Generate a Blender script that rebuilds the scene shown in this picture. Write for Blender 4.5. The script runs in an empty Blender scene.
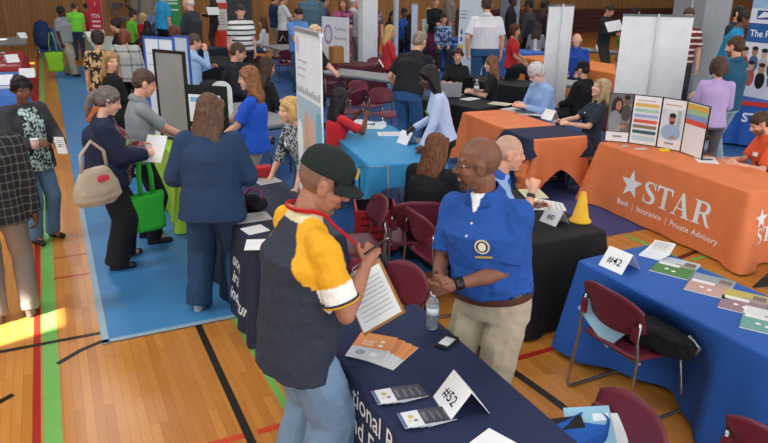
LAMP, WORLD, SUN, WIN, EXPO = 95, 1.9, 30., 1700, 0.2
import bpy, bmesh, math, random
import numpy as np
from mathutils import Vector, Matrix, noise
random.seed(7)
S = bpy.context.scene; COL = S.collection
R = math.radians
# ---------------------------------------------------------------- camera
CH, F, PITCH, ROLL, YAW = 2.510, 670.48, R(19.817), R(0.735), R(26.078)
cp, sp, cr, sr = math.cos(PITCH), math.sin(PITCH), math.cos(ROLL), math.sin(ROLL)
def _rot(v): return Vector((cr*v[0]-sr*v[1], sr*v[0]+cr*v[1], v[2]))
_X, _Y, _Z = _rot((1, 0, 0)), _rot((0, -sp, cp)), _rot((0, -cp, -sp))
# world axes: x across the court, y along the court
_B = _X*math.cos(YAW)+_Y*math.sin(YAW); _A = -_X*math.sin(YAW)+_Y*math.cos(YAW)
W2C = Matrix((( _B.x, _A.x, _Z.x), (_B.y, _A.y, _Z.y), (_B.z, _A.z, _Z.z)))
C2W = W2C.transposed()
cam = bpy.data.objects.new('camera', bpy.data.cameras.new('camera')); COL.objects.link(cam)
rm = Matrix((C2W@Vector((1, 0, 0)), C2W@Vector((0, -1, 0)), C2W@Vector((0, 0, -1)))).transposed()
cam.matrix_world = Matrix.Translation((0, 0, CH))@rm.to_4x4()
cam.data.sensor_width = 36; cam.data.lens = F*36/768; cam.data.clip_end = 200
S.camera = cam
def ray(px, py): return C2W@Vector(((px-384)/F, (py-221.5)/F, 1))
def at(px, py, z=0.0):
    w = ray(px, py); t = (z-CH)/w.z; return Vector((w.x*t, w.y*t, z))
def atd(px, py, D):
    w = ray(px, py); t = D/math.hypot(w.x, w.y); return Vector((w.x*t, w.y*t, CH+w.z*t))
# ---------------------------------------------------------------- colours and materials
def hexc(h):
    h = h.lstrip('#'); v = [int(h[i:i+2], 16)/255 for i in (0, 2, 4)]
    return tuple((x/12.92 if x <= .04045 else ((x+.055)/1.055)**2.4) for x in v)+(1,)
MATS = {}
def mat(col, rough=.7, kind='plain', col2=None, scale=1., metal=0., bump=.0, bscale=60., emit=0., trans=0., coat=0.):
    key = (col, rough, kind, col2, scale, metal, bump, bscale, emit, trans, coat)
    if key in MATS: return MATS[key]
    m = bpy.data.materials.new('mat_%s_%s' % (kind, col.strip('#'))); m.use_nodes = True
    n = m.node_tree.nodes; l = m.node_tree.links; b = n['Principled BSDF']
    b.inputs['Roughness'].default_value = rough; b.inputs['Metallic'].default_value = metal
    b.inputs['Specular IOR Level'].default_value = .35
    if trans: b.inputs['Transmission Weight'].default_value = trans; b.inputs['IOR'].default_value = 1.33
    if coat: b.inputs['Coat Weight'].default_value = coat; b.inputs['Coat Roughness'].default_value = .1
    c1 = hexc(col); c2 = hexc(col2) if col2 else c1
    def N(t, **k):
        q = n.new(t)
        for a, v in k.items(): setattr(q, a, v)
        return q
    tc = N('ShaderNodeTexCoord')
    src = None
    def mix(fac, a, b_):
        x = N('ShaderNodeMix', data_type='RGBA'); 
        l.new(fac, x.inputs[0])
        for s_, i in ((a, 6), (b_, 7)):
            if isinstance(s_, tuple): x.inputs[i].default_value = s_
            else: l.new(s_, x.inputs[i])
        return x.outputs[2]
    def math_(op, a, b_=None, c_=None):
        x = N('ShaderNodeMath', operation=op)
        for i, v in enumerate((a, b_, c_)):
            if v is None: continue
            if isinstance(v, (int, float)): x.inputs[i].default_value = v
            else: l.new(v, x.inputs[i])
        return x.outputs[0]
    if kind == 'vcol':
        a = N('ShaderNodeAttribute'); a.attribute_name = 'Col'; src = a.outputs['Color']
    elif kind == 'plain':
        nz = N('ShaderNodeTexNoise'); nz.inputs['Scale'].default_value = 5*scale; l.new(tc.outputs['Object'], nz.inputs['Vector'])
        d = tuple(min(1, x*.86) for x in c1[:3])+(1,)
        src = mix(nz.outputs['Fac'], d, tuple(min(1, x*1.1) for x in c1[:3])+(1,))
    elif kind == 'stripe':       # horizontal bands
        sx = N('ShaderNodeSeparateXYZ'); l.new(tc.outputs['Object'], sx.inputs[0])
        f = math_('FRACT', math_('MULTIPLY', sx.outputs['Z'], scale)); g = math_('GREATER_THAN', f, .66)
        src = mix(g, c1, c2)
    elif kind == 'plaid':
        sx = N('ShaderNodeSeparateXYZ'); l.new(tc.outputs['Object'], sx.inputs[0])
        a = math_('GREATER_THAN', math_('FRACT', math_('MULTIPLY', sx.outputs['Z'], scale)), .84)
        h = math_('ADD', sx.outputs['X'], sx.outputs['Y'])
        b2 = math_('GREATER_THAN', math_('FRACT', math_('MULTIPLY', h, scale)), .84)
        src = mix(math_('MULTIPLY', math_('ADD', a, b2), .5), c1, c2)
    elif kind == 'blotch':       # printed pattern
        v = N('ShaderNodeTexVoronoi'); v.inputs['Scale'].default_value = scale; v.distance = 'MINKOWSKI'
        l.new(tc.outputs['Object'], v.inputs['Vector'])
        s3 = N('ShaderNodeSeparateColor'); l.new(v.outputs['Color'], s3.inputs[0])
        src = mix(math_('GREATER_THAN', s3.outputs[0], .5), c1, c2)
    elif kind == 'hair':
        mp = N('ShaderNodeMapping'); mp.inputs['Scale'].default_value = (70, 70, 6); l.new(tc.outputs['Object'], mp.inputs[0])
        nz = N('ShaderNodeTexNoise'); nz.inputs['Scale'].default_value = 1.2; nz.inputs['Detail'].default_value = 3; l.new(mp.outputs[0], nz.inputs['Vector'])
        rp = N('ShaderNodeValToRGB'); l.new(nz.outputs['Fac'], rp.inputs[0])
        rp.color_ramp.elements[0].position = .3; rp.color_ramp.elements[0].color = tuple(x*.5 for x in c1[:3])+(1,)
        rp.color_ramp.elements[1].position = .7; rp.color_ramp.elements[1].color = tuple(min(1, x*1.35) for x in c1[:3])+(1,)
        src = rp.outputs[0]
        bp = N('ShaderNodeBump'); bp.inputs['Strength'].default_value = .5; bp.inputs['Distance'].default_value = .01
        l.new(nz.outputs['Fac'], bp.inputs['Height']); l.new(bp.outputs[0], b.inputs['Normal'])
    elif kind == 'slats':        # vertical timber panelling
        mp = N('ShaderNodeMapping'); mp.inputs['Scale'].default_value = (1, 1, .03); l.new(tc.outputs['Object'], mp.inputs[0])
        sx = N('ShaderNodeSeparateXYZ'); l.new(tc.outputs['Object'], sx.inputs[0])
        q = math_('MULTIPLY', math_('ADD', sx.outputs['X'], sx.outputs['Y']), scale)
        fl = math_('FLOOR', q); wn = N('ShaderNodeTexWhiteNoise', noise_dimensions='1D'); l.new(fl, wn.inputs['W'])
        nz = N('ShaderNodeTexNoise'); nz.inputs['Scale'].default_value = 6; nz.inputs['Detail'].default_value = 6; l.new(mp.outputs[0], nz.inputs['Vector'])
        fac = math_('ADD', math_('MULTIPLY', wn.outputs['Value'], .65), math_('MULTIPLY', nz.outputs['Fac'], .45))
        base = mix(fac, c1, c2)
        gap = math_('LESS_THAN', math_('FRACT', q), .07)
        src = mix(gap, base, tuple(x*.25 for x in c1[:3])+(1,))
    if src is None: b.inputs['Base Color'].default_value = c1
    else: l.new(src, b.inputs['Base Color'])
    if bump:
        nz = N('ShaderNodeTexNoise'); nz.inputs['Scale'].default_value = bscale; nz.inputs['Detail'].default_value = 4; l.new(tc.outputs['Object'], nz.inputs['Vector'])
        bp = N('ShaderNodeBump'); bp.inputs['Strength'].default_value = bump; bp.inputs['Distance'].default_value = .02
        l.new(nz.outputs['Fac'], bp.inputs['Height']); l.new(bp.outputs[0], b.inputs['Normal'])
    if emit:
        b.inputs['Emission Color'].default_value = c1; b.inputs['Emission Strength'].default_value = emit
    MATS[key] = m; return m
def fab(c, **k): k.setdefault('bump', .25); k.setdefault('bscale', 14.); return mat(c, .85, **k)
# ---------------------------------------------------------------- object helpers
def link(name, me, parent=None, mats=(), smooth=False):
    o = bpy.data.objects.new(name, me); COL.objects.link(o)
    for m in mats: me.materials.append(m)
    if parent is not None: o.parent = parent
    if smooth: me.polygons.foreach_set('use_smooth', [True]*len(me.polygons))
    return o
def tag(o, label=None, cat=None, group=None, kind=None):
    if label: o['label'] = label
    if cat: o['category'] = cat
    if group: o['group'] = group
    if kind: o['kind'] = kind
    return o
def empty(name, loc=(0, 0, 0), rz=0., label=None, cat=None, group=None):
    o = bpy.data.objects.new(name, None); COL.objects.link(o); o.location = loc; o.rotation_euler = (0, 0, rz)
    o.empty_display_size = .1
    return tag(o, label, cat, group)
class MB:
    """collects shapes of ONE mesh object, with material slots"""
    def __init__(s): s.v = []; s.f = []; s.m = []; s.mats = []; s.sm = []
    def slot(s, m):
        if m not in s.mats: s.mats.append(m)
        return s.mats.index(m)
    def add(s, vs, fs, m, sm=False):
        k = len(s.v); s.v += [tuple(v) for v in vs]; i = s.slot(m)
        for f in fs: s.f.append([a+k for a in f]); s.m.append(i); s.sm.append(sm)
    def box(s, c, d, m, rot=None, bev=0.):
        c = Vector(c); x, y, z = d[0]/2, d[1]/2, d[2]/2
        if bev:
            bm = bmesh.new(); bmesh.ops.create_cube(bm, size=1)
            for v in bm.verts: v.co = Vector((v.co.x*2*x, v.co.y*2*y, v.co.z*2*z))
            bmesh.ops.bevel(bm, geom=bm.edges[:], offset=bev, segments=2, affect='EDGES')
            vs = [v.co.copy() for v in bm.verts]; bm.verts.index_update(); fs = [[v.index for v in f.verts] for f in bm.faces]; bm.free()
        else:
            vs = [Vector((a*x, b*y, e*z)) for a in (-1, 1) for b in (-1, 1) for e in (-1, 1)]
            fs = [(0, 1, 3, 2), (4, 6, 7, 5), (0, 4, 5, 1), (2, 3, 7, 6), (0, 2, 6, 4), (1, 5, 7, 3)]
        if rot is not None: vs = [rot@v for v in vs]
        s.add([v+c for v in vs], fs, m)
    def tube(s, pts, r, m, n=8, close=False):
        pts = [Vector(p) for p in pts]; rs = r if isinstance(r, (list, tuple)) else [r]*len(pts)
        vs = []; fs = []; up = None
        for i, p in enumerate(pts):
            a = pts[i-1] if i or close else p; b = pts[(i+1) % len(pts)] if i < len(pts)-1 or close else p
            d = (b-a).normalized()
            if up is None: up = d.orthogonal().normalized()
            up = (up-d*up.dot(d)).normalized(); q = d.cross(up)
            for k in range(n):
                t = 2*math.pi*k/n; vs.append(p+(up*math.cos(t)+q*math.sin(t))*rs[i])
        L = len(pts); 
        for i in range(L if close else L-1):
            j = (i+1) % L
            for k in range(n): fs.append((i*n+k, i*n+(k+1) % n, j*n+(k+1) % n, j*n+k))
        if not close: fs.append(tuple(range(n))[::-1]); fs.append(tuple((L-1)*n+k for k in range(n)))
        s.add(vs, fs, m, True)
    def lathe(s, prof, m, c=(0, 0, 0), n=20, rot=None):
        vs = []; fs = []; c = Vector(c)
        for r, z in prof:
            for k in range(n):
                t = 2*math.pi*k/n; v = Vector((r*math.cos(t), r*math.sin(t), z)); vs.append((rot@v if rot is not None else v)+c)
        for i in range(len(prof)-1):
            for k in range(n): fs.append((i*n+k, i*n+(k+1) % n, (i+1)*n+(k+1) % n, (i+1)*n+k))
        fs.append(tuple(range(n))[::-1]); fs.append(tuple((len(prof)-1)*n+k for k in range(n)))
        s.add(vs, fs, m, True)
    def poly(s, pts, t, m, M=None):
        """flat outline pts (x, y) extruded by t along z"""
        n = len(pts); vs = [Vector((x, y, 0)) for x, y in pts]+[Vector((x, y, t)) for x, y in pts]
        if M is not None: vs = [M@v for v in vs]
        s.add(vs, [tuple(range(n))[::-1], tuple(range(n, 2*n))]+[(i, (i+1) % n, n+(i+1) % n, n+i) for i in range(n)], m)
    def build(s, name, parent=None, M=None, bev=0.):
        me = bpy.data.meshes.new(name); me.from_pydata([tuple(M@Vector(v)) for v in s.v] if M is not None else s.v, [], s.f)
        me.polygons.foreach_set('material_index', s.m); me.polygons.foreach_set('use_smooth', s.sm)
        me.update()
        return link(name, me, parent, s.mats)
def arc(cx, cy, r, a0, a1, n=8): return [(cx+r*math.cos(R(a0+(a1-a0)*i/n)), cy+r*math.sin(R(a0+(a1-a0)*i/n))) for i in range(n+1)]
def rrect(w, h, r, n=4):
    return arc(w/2-r, h/2-r, r, 0, 90, n)+arc(-w/2+r, h/2-r, r, 90, 180, n)+arc(-w/2+r, -h/2+r, r, 180, 270, n)+arc(w/2-r, -h/2+r, r, 270, 360, n)
def copy_tree(o, parent=None):
    c = o.copy(); COL.objects.link(c); c.parent = parent
    for ch in o.children: copy_tree(ch, c)
    return c
# lettering as mesh: returns verts (x, y) and faces, baseline at 0, left at 0
def text_mesh(txt, size, bold=0., shear=0., space=1., align='LEFT'):
    cu = bpy.data.curves.new('txt', 'FONT'); cu.body = txt; cu.size = size; cu.offset = bold; cu.shear = shear; cu.space_character = space
    cu.align_x = align; cu.resolution_u = 3
    o = bpy.data.objects.new('txt', cu); COL.objects.link(o)
    bpy.context.view_layer.update()
    me = bpy.data.meshes.new_from_object(o.evaluated_get(bpy.context.evaluated_depsgraph_get()))
    vs = [v.co.copy() for v in me.vertices]; fs = [list(p.vertices) for p in me.polygons]
    bpy.data.objects.remove(o); bpy.data.curves.remove(cu); bpy.data.meshes.remove(me)
    return vs, fs
# ---------------------------------------------------------------- people
def frame(d, up=Vector((0, 0, 1))):
    d = d.normalized(); x = d.cross(up)
    if x.length < 1e-4: x = Vector((1, 0, 0))
    x.normalize(); return x, x.cross(d)*-1   # side, and a vector perpendicular to both
class Vol:
    """closed overlapping solids that are fused into one skin"""
    def __init__(s): s.v = []; s.f = []
    def _rings(s, rings):
        n = len(rings[0]); k = len(s.v)
        for r in rings: s.v += r
        for i in range(len(rings)-1):
            for j in range(n):
                s.f.append((k+i*n+j, k+i*n+(j+1) % n, k+(i+1)*n+(j+1) % n, k+(i+1)*n+j))
        s.f.append(tuple(k+j for j in range(n))[::-1]); s.f.append(tuple(k+(len(rings)-1)*n+j for j in range(n)))
    def cap(s, a, b, ra, rb, n=12, flat=1.):
        a = Vector(a); b = Vector(b); d = b-a; L = d.length
        if L < 1e-5: return
        d /= L; x = d.orthogonal().normalized(); y = d.cross(x); R_ = []
        for (c, r, tt) in ((a, ra, (-90, -60, -30, 0)), (b, rb, (0, 30, 60, 90))):
            for t in tt:
                rr = max(r*math.cos(R(t)), r*.03); o = c+d*(r*math.sin(R(t)))
                R_.append([o+(x*math.cos(2*math.pi*k/n)+y*math.sin(2*math.pi*k/n)*flat)*rr for k in range(n)])
        s._rings(R_)
    def cyl(s, a, b, ra, rb, n=14):
        a = Vector(a); b = Vector(b); d = (b-a).normalized(); x = d.orthogonal().normalized(); y = d.cross(x)
        s._rings([[c+(x*math.cos(2*math.pi*k/n)+y*math.sin(2*math.pi*k/n))*r for k in range(n)] for c, r in ((a, ra), (b, rb))])
    def chain(s, pts, rs, n=12):
        for i in range(len(pts)-1): s.cap(pts[i], pts[i+1], rs[i], rs[i+1], n)
    def ell(s, c, r, M=None, n=16):
        R_ = []; c = Vector(c)
        for i in range(9):
            t = -90+22.5*i; q = max(math.cos(R(t)), .03)
            ring = [Vector((r[0]*q*math.cos(2*math.pi*k/n), r[1]*q*math.sin(2*math.pi*k/n), r[2]*math.sin(R(t)))) for k in range(n)]
            R_.append([(M.to_3x3()@v if M is not None else v)+c for v in ring])
        s._rings(R_)
    def loft(s, secs, T, n=20):
        """secs: (z, rx, ry, yoff)"""
        s._rings([[T@Vector((rx*math.cos(2*math.pi*k/n), yo+ry*math.sin(2*math.pi*k/n), z)) for k in range(n)] for z, rx, ry, yo in secs])
    def skin(s, name, vox, smooth, parent, mats, disp=0., dscale=.1, colfn=None):
        me = bpy.data.meshes.new(name); me.from_pydata([tuple(v) for v in s.v], [], s.f); me.update()
        o = bpy.data.objects.new(name, me); COL.objects.link(o)
        m = o.modifiers.new('r', 'REMESH'); m.mode = 'VOXEL'; m.voxel_size = vox
        if smooth: m = o.modifiers.new('s', 'SMOOTH'); m.factor = .5; m.iterations = smooth
        if disp:
            t = TEX.get(dscale)
            if t is None:
                t = bpy.data.textures.new('folds', 'CLOUDS'); t.noise_scale = dscale; t.noise_depth = 2; TEX[dscale] = t
            m = o.modifiers.new('d', 'DISPLACE'); m.texture = t; m.strength = disp; m.mid_level = .5
        bpy.context.view_layer.update()
        m2 = bpy.data.meshes.new_from_object(o.evaluated_get(bpy.context.evaluated_depsgraph_get()))
        bpy.data.objects.remove(o); bpy.data.meshes.remove(me)
        m2.name = name; m2.materials.clear()
        if colfn is not None:
            n = len(m2.vertices); co = np.empty(n*3); m2.vertices.foreach_get('co', co); co = co.reshape(-1, 3)
            a = m2.color_attributes.new('Col', 'FLOAT_COLOR', 'POINT'); c = np.ones((n, 4)); c[:, :3] = colfn(co); a.data.foreach_set('color', c.ravel())
        return link(name, m2, parent, mats, True)
TEX = {}
SK = {'light': '#d9a184', 'fair': '#e3b096', 'tan': '#b98463', 'brown': '#7d5138', 'dark': '#55372a', 'mid': '#96664a'}
VC = lambda r=.6: mat('#808080', r, 'vcol')
def ik(a, t, la, lb, pole):
    d = t-a; L = d.length; mx = (la+lb)*.995
    if L > mx: d *= mx/L; t = a+d; L = mx
    L = max(L, abs(la-lb)+.01)
    x = (la*la-lb*lb+L*L)/(2*L); h = math.sqrt(max(la*la-x*x, 0)); dn = d.normalized()
    p = pole-dn*pole.dot(dn); p = p.normalized() if p.length > 1e-4 else dn.orthogonal()
    return a+dn*x+p*h, t
def hand(V, w, d, nrm, side, s, curl=25, thick=1.):
    """palm, four fingers, thumb. d: pointing direction, nrm: palm normal, side: +1 right hand"""
    d = d.normalized(); nrm = (nrm-d*nrm.dot(d)).normalized(); q = d.cross(nrm)*side   # towards the thumb side
    V.cap(w, w+d*.035*s, .024*s, .03*s)
    for k in (-1.1, -.35, .4, 1.1): V.cap(w+d*.02*s+q*k*.014*s, w+d*.082*s+q*k*.0235*s, .016*s*thick, .0125*s*thick, 8)
    for k, L in ((-1.5, .056), (-.5, .073), (.5, .08), (1.5, .072)):
        p = w+d*.088*s+q*k*.0195*s; a = 0
        for j, fr in enumerate((.45, .32, .25)):
            a += R(curl*(1, 1.25, .8)[j]*(1+.08*(1.5-k)))
            e = p+(d*math.cos(a)+nrm*math.sin(a))*(L*fr*s); V.cap(p, e, (.0098-.0012*j)*s*thick, (.009-.0014*j)*s*thick, 8); p = e
    p = w+d*.022*s+q*.026*s; dd = (d*.72+q*.62+nrm*.32).normalized(); e = p+dd*.045*s; V.cap(p, e, .015*s*thick, .0115*s*thick, 8)
    dd = (d*.9+q*.1+nrm*.45).normalized(); V.cap(e, e+dd*.034*s, .0112*s*thick, .0085*s*thick, 8)
PEOPLE = []
def person(label, px, py, D, face, pose='stand', sex='m', lod=2, skin='light', hair=('short', '#3a2a20'), top=None, sleeve='short', topmat=None,
           legmat=None, shoe='#1c1b1b', w=1., belly=0., lean=0., tilt=0., hyaw=0., hpitch=8., lh=None, rh=None, lcurl=28, rcurl=28, ln=None, rn=None, beard=0., smile=0,
           glasses=None, cap=None, hem=.86, collar=None, open_=None, group=None, colfn=None, feet=None, badge=None, bald=False, hs=1.08, hipz=None, bag=1.12, skirt=False, jacket=0., extra=None, rz=None, headband=None):
    top_p = atd(px, py, D); h = top_p.z
    def mats_(s, hz):
        base = Matrix.Translation((0, 0, hz))
        T = base@Matrix.Rotation(R(-lean), 4, 'X')@Matrix.Rotation(R(tilt), 4, 'Y')@Matrix.Translation((0, 0, -.93*s))   # torso frame, standing heights
        hm = T@Matrix.Translation((0, .006*s, 1.515*s))@Matrix.Rotation(R(-hyaw), 4, 'Z')@Matrix.Rotation(R(lean*.6-hpitch), 4, 'X')@Matrix.Translation((0, .012*s, .118*s))@Matrix.Scale(s*1.0*hs, 4)
        return T, hm, max((hm@Vector((0, -.01, .118))).z, (hm@Vector((0, -.06, .1))).z)
    hz0 = .93 if pose == 'stand' else .56
    s = h/mats_(1., hz0)[2]
    if pose == 'sit': s = min(max(s, .9), 1.10)
    hz = hz0*s
    if pose == 'sit': hz += h-mats_(s, hz)[2]
    w_ = ray(px, py); az = math.atan2(-w_.x, w_.y) if rz is None else 0
    rot = az-R(face) if rz is None else R(rz)
    f = 0 if sex == 'm' else 1
    vox = (.0052, .0085, .0125)[lod-1] if lod <= 3 else .0125
    vg = (.007, .0105, .0155)[lod-1]
    # joints
    T, hm, htop = mats_(s, hz)
    P = lambda x, y, z: T@Vector((x*s, y*s, z*s))
    shw = (.178 if not f else .152)*w**.45
    sh = [P(-shw, -.01, 1.392), P(shw, -.01, 1.392)]
    nb = P(0, -.012, 1.47)
    # head-frame helper
    Hp = lambda x, y, z: hm@Vector((x, y, z))
    hr3 = hm.to_3x3()
    # ------------- arms
    W = []; E = []
    for i, t in enumerate((lh, rh)):
        sg = -1 if i == 0 else 1
        tgt = Vector((sg*.25*s, .06*s, .80*s)) if t is None else Vector(t)*s
        if t is None and pose == 'sit': tgt = Vector((sg*.14*s, .30*s, .66*s))
        pole = Vector((sg*.5, -.6, -.55))
        e, tt = ik(sh[i], tgt, .295*s, .255*s, pole); E.append(e); W.append(tt)
    # ------------- legs
    hips = [Vector((-.088*s*w**.5, 0, hz-.02*s)), Vector((.088*s*w**.5, 0, hz-.02*s))]; K = []; A = []
    for i in (0, 1):
        sg = -1 if i == 0 else 1
        if pose == 'stand':
            ft = (feet[i] if feet else (sg*.11, .02 if i else -.03)); an = Vector((ft[0]*s, ft[1]*s, .085*s))
            k, an = ik(hips[i], an, .43*s, .43*s, Vector((0, 1, 0)))
        else:
            hips[i].x *= 1.0; ft = (feet[i] if feet else (sg*.12, .40)); an = Vector((ft[0]*s, ft[1]*s, .085))
            k, an = ik(hips[i], an, .43*s, .43*s, Vector((sg*.15, 1, .8)))
        K.append(k); A.append(an)
    root = empty('person', (0, 0, 0), 0, label, 'person', group)
    # ------------- body skin
    V = Vol(); b = .9
    V.loft([(.86*s, .13*s*b*w, .09*s*b, 0), (1.0*s, .12*s*b*w, .085*s*b, 0), (1.25*s, .14*s*b*w, .09*s*b, 0), (1.40*s, .12*s*b*w, .075*s, -.01*s), (1.46*s, .07*s, .06*s, -.015*s)], T)
    V.ell((0, 0, hz-.0*s), (.13*s*b*w, .09*s, .09*s))
    for i in (0, 1):
        V.cap(P((-1, 1)[i]*.05, -.01, 1.39), sh[i], .045*s, .042*s)
        V.chain([sh[i], E[i]], [.042*s*w**.5, .036*s*w**.4]); V.chain([E[i], E[i].lerp(W[i], .35), W[i]], [.036*s, .037*s*w**.4, .0245*s])
        dr = (W[i]-E[i]).normalized(); nn = (ln, rn)[i]
        nn = Vector(nn) if nn else Vector(((1, -1)[i]*.8, .1, -.5))
        hd = dr
        hand(V, W[i], hd, nn, (-1, 1)[i], s*(.97 if f else 1.04), (lcurl, rcurl)[i], 1.0 if lod < 3 else 1.15)
        V.chain([hips[i], K[i], K[i].lerp(A[i], .3), A[i]], [.07*s, .048*s, .05*s, .034*s]); V.cap(A[i], A[i]+Vector((0, .12*s, -.045*s)), .034*s, .028*s)
    V.cap(nb, Hp(0, -.02, -.06), (.056 if not f else .045)*s*w**.3, (.056 if not f else .045)*s)
    # head
    fw = 1 if not f else .94
    E_ = lambda c, r: V.ell(Hp(*c), [q*s*hs for q in r], hr3.normalized().to_4x4())
    E_((0, -.014, .026), (.076, .096, .09)); E_((0, .022, -.028), (.062*fw, .066, .088)); E_((0, .012, -.066), (.057*fw, .06, .04)); E_((0, .058, -.096), (.028*fw, .026, .02))
    V.cap(Hp(-.034, .071, .026), Hp(.034, .071, .026), .015*s*hs, .015*s*hs)
    V.cap(Hp(0, .083, .012), Hp(0, .102, -.024), .008*s*hs, .0125*s*hs); V.cap(Hp(-.010, .094, -.029), Hp(.010, .094, -.029), .009*s*hs, .009*s*hs)
    for q in (-1, 1):
        E_((q*.040, .055, -.028), (.022, .024, .022)); E_((q*.080*fw**.5, -.006, -.008), (.010, .020, .033)); E_((q*.085, -.012, .008), (.010, .014, .018))
    E_((0, .081, -.055), (.024, .014, .0075)); E_((0, .078, -.068), (.021, .014, .0085))
    sk = np.array(hexc(SK.get(skin, skin))[:3]); hc = np.array(hexc(hair[1])[:3]); hmi = np.array(hm.inverted())
    def skincol(co):
        c = np.tile(sk, (len(co), 1)); q = np.c_[co, np.ones(len(co))]@hmi.T; x, y, z = q[:, 0], q[:, 1], q[:, 2]
        c *= (1+.10*np.sin(x*57+z*31)*np.sin(z*43+y*61))[:, None]
        on = (np.abs(x) < .1) & (z > -.13) & (z < .14) & (np.abs(y) < .14); fr = on & (y > .045)
        ax = np.abs(x)
        def put(mk, col, a=1.): c[mk] = c[mk]*(1-a)+np.array(col)*a
        put(fr & (((ax-.045)/.022)**2+((z+.025)/.02)**2 < 1), sk*np.array([1.12, .85, .8]), .5)
        if beard:
            bm_ = fr & (z < -.035) & ((x/.075)**2+((z+.075)/.055)**2 < 1.3) & (y > .03)
            if beard == 2: bm_ = fr & ((((x/.034)**2+((z+.07)/.045)**2 < 1)))
            put(bm_ | (on & (beard == 1) & (y > 0) & (z < -.045) & (z > -.11)), hexc(BEARD.get(label, hair[1]))[:3], .75)
        lip = fr & ((x/.025)**2+((z+.061)/.0115)**2 < 1); put(lip, sk*np.array([.95, .55, .55]), .8)
        if smile: put(fr & ((x/.020)**2+((z+.061)/.006)**2 < 1), (.75, .72, .68) if smile == 1 else (.06, .02, .02), 1)
        put(fr & (((ax-.033)/.0165)**2+((z-.006)/.0105)**2 < 1), sk*.55, .6)
        put(fr & (((ax-.033)/.0125)**2+((z-.005)/.006)**2 < 1), (.62, .6, .58)); put(fr & ((ax-.033)**2+(z-.005)**2 < .0058**2), (.03, .02, .015))
        put(fr & (((ax-.034)/.021)**2+((z-.029-.1*(.034-ax)*0)/.0045)**2 < 1), hc*.8, .75)
        if bald: put(on & (z > -.05) & (z < .05) & (y < .01) & (ax < .074), sk*.6, .35)
        if hair[0] == 'buzz': put(on & (z > -.045) & (ax < .0735) & ((z > .035) & (y < .055) | (y < -.02)), hc, .55 if not bald else .15)
        return np.clip(c, 0, 1)
    V.skin('body', vox, 3 if lod == 1 else 2, root, [mat('#808080', .5, 'vcol')], colfn=skincol).name = 'body'
    # ------------- top garment
    g = .014+jacket; T2 = T
    V = Vol(); ww = w
    if not f:
        secs = [(hem*s, .168, .112, .0), (.96*s, .165, .114, 0), (1.06*s, .160, .115, 0.0), (1.2*s, .166, .118, 0), (1.30*s, .176, .120, -.003), (1.365*s, .168, .105, -.008), (1.415*s, .130, .085, -.012), (1.455*s, .088, .068, -.014), (1.495*s, .058, .058, -.012)]
    else:
        secs = [(hem*s, .172, .12, -.005), (.96*s, .158, .112, -.0), (1.06*s, .138, .10, 0), (1.18*s, .140, .105, .004), (1.28*s, .150, .112, .004), (1.345*s, .142, .095, -.004), (1.40*s, .105, .074, -.01), (1.445*s, .068, .056, -.012), (1.475*s, .046, .046, -.012)]
    V.loft([(z, (rx*(ww if z < 1.35*s else ww**.6)+g)*s, (ry*(1+(ww-1)*1.3 if z < 1.35*s else 1)+g)*s, yo*s) for z, rx, ry, yo in secs], T2)
    if belly: V.ell(P(0, .06+belly*.3, 1.05), (.15*s*ww, (.10+belly)*s, .15*s))
    if f:
        for q in (-1, 1): V.ell(P(q*.065, .085, 1.26), (.06*s, .05*s, .06*s))
    for i in (0, 1):
        q = (-1, 1)[i]
        V.cap(P(q*.07, -.012, 1.40), sh[i], (.045+g)*s, (.046+g)*s*w**.4)
        m_ = sh[i].lerp(E[i], .5)
        if sleeve == 'short':
            V.cap(sh[i], m_, (.048+g)*s*w**.5, (.046+g)*s*w**.5); V.cyl(m_, sh[i].lerp(E[i], .82), (.046+g)*s*w**.5, (.050+g)*s*w**.5)
        elif sleeve == 'long':
            V.chain([sh[i], E[i]], [(.048+g)*s*w**.5, (.038+g)*s*w**.4]); V.cap(E[i], E[i].lerp(W[i], .6), (.038+g)*s*w**.4, (.032+g)*s); V.cyl(E[i].lerp(W[i], .6), E[i].lerp(W[i], .97), (.032+g)*s, (.028+g)*s)
        elif sleeve == 'elbow':
            V.chain([sh[i], E[i]], [(.048+g)*s*w**.5, (.042+g)*s*w**.5]); V.cyl(E[i], E[i].lerp(W[i], .3), (.042+g)*s, (.042+g)*s)
    tm = topmat or fab('#777777')
    info = dict(P=P, T=T, s=s, sh=sh, E=E, W=W, Hp=Hp, hm=hm, root=root, hz=hz, hips=hips, K=K, A=A, nb=nb)
    V.skin(top or 'shirt', vg, 5 if lod == 1 else (3 if lod == 2 else 2), root, [tm], disp=.020*s if lod == 1 else .014*s, dscale=.09, colfn=(lambda co: colfn(co, info)) if colfn else None)
    if collar:
        mb = MB(); cm = fab(collar); n = 22; rr = .068*s if not f else .058*s; vs = []; fs = []
        for k in range(n+1):
            a = R(108-(k/n)*0)+R(324)*k/n; a = R(90)+R(18)+R(324)*k/n
            dz = .020*math.cos(a-R(90)); c_ = math.cos(a); s_ = math.sin(a)
            for (ro, z) in ((1.0, 1.505), (1.06, 1.50), (1.5, 1.455), (1.42, 1.45)):
                vs.append(P(rr/s*ro*c_*1.05, -.012+rr/s*ro*s_, z-dz*(1.2)))
        for k in range(n):
            for j in range(4): fs.append((k*4+j, k*4+(j+1) % 4, (k+1)*4+(j+1) % 4, (k+1)*4+j))
        mb.add(vs, fs, cm, True); mb.build('collar', root)
    # ------------- legs
    V = Vol(); g2 = .012
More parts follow.
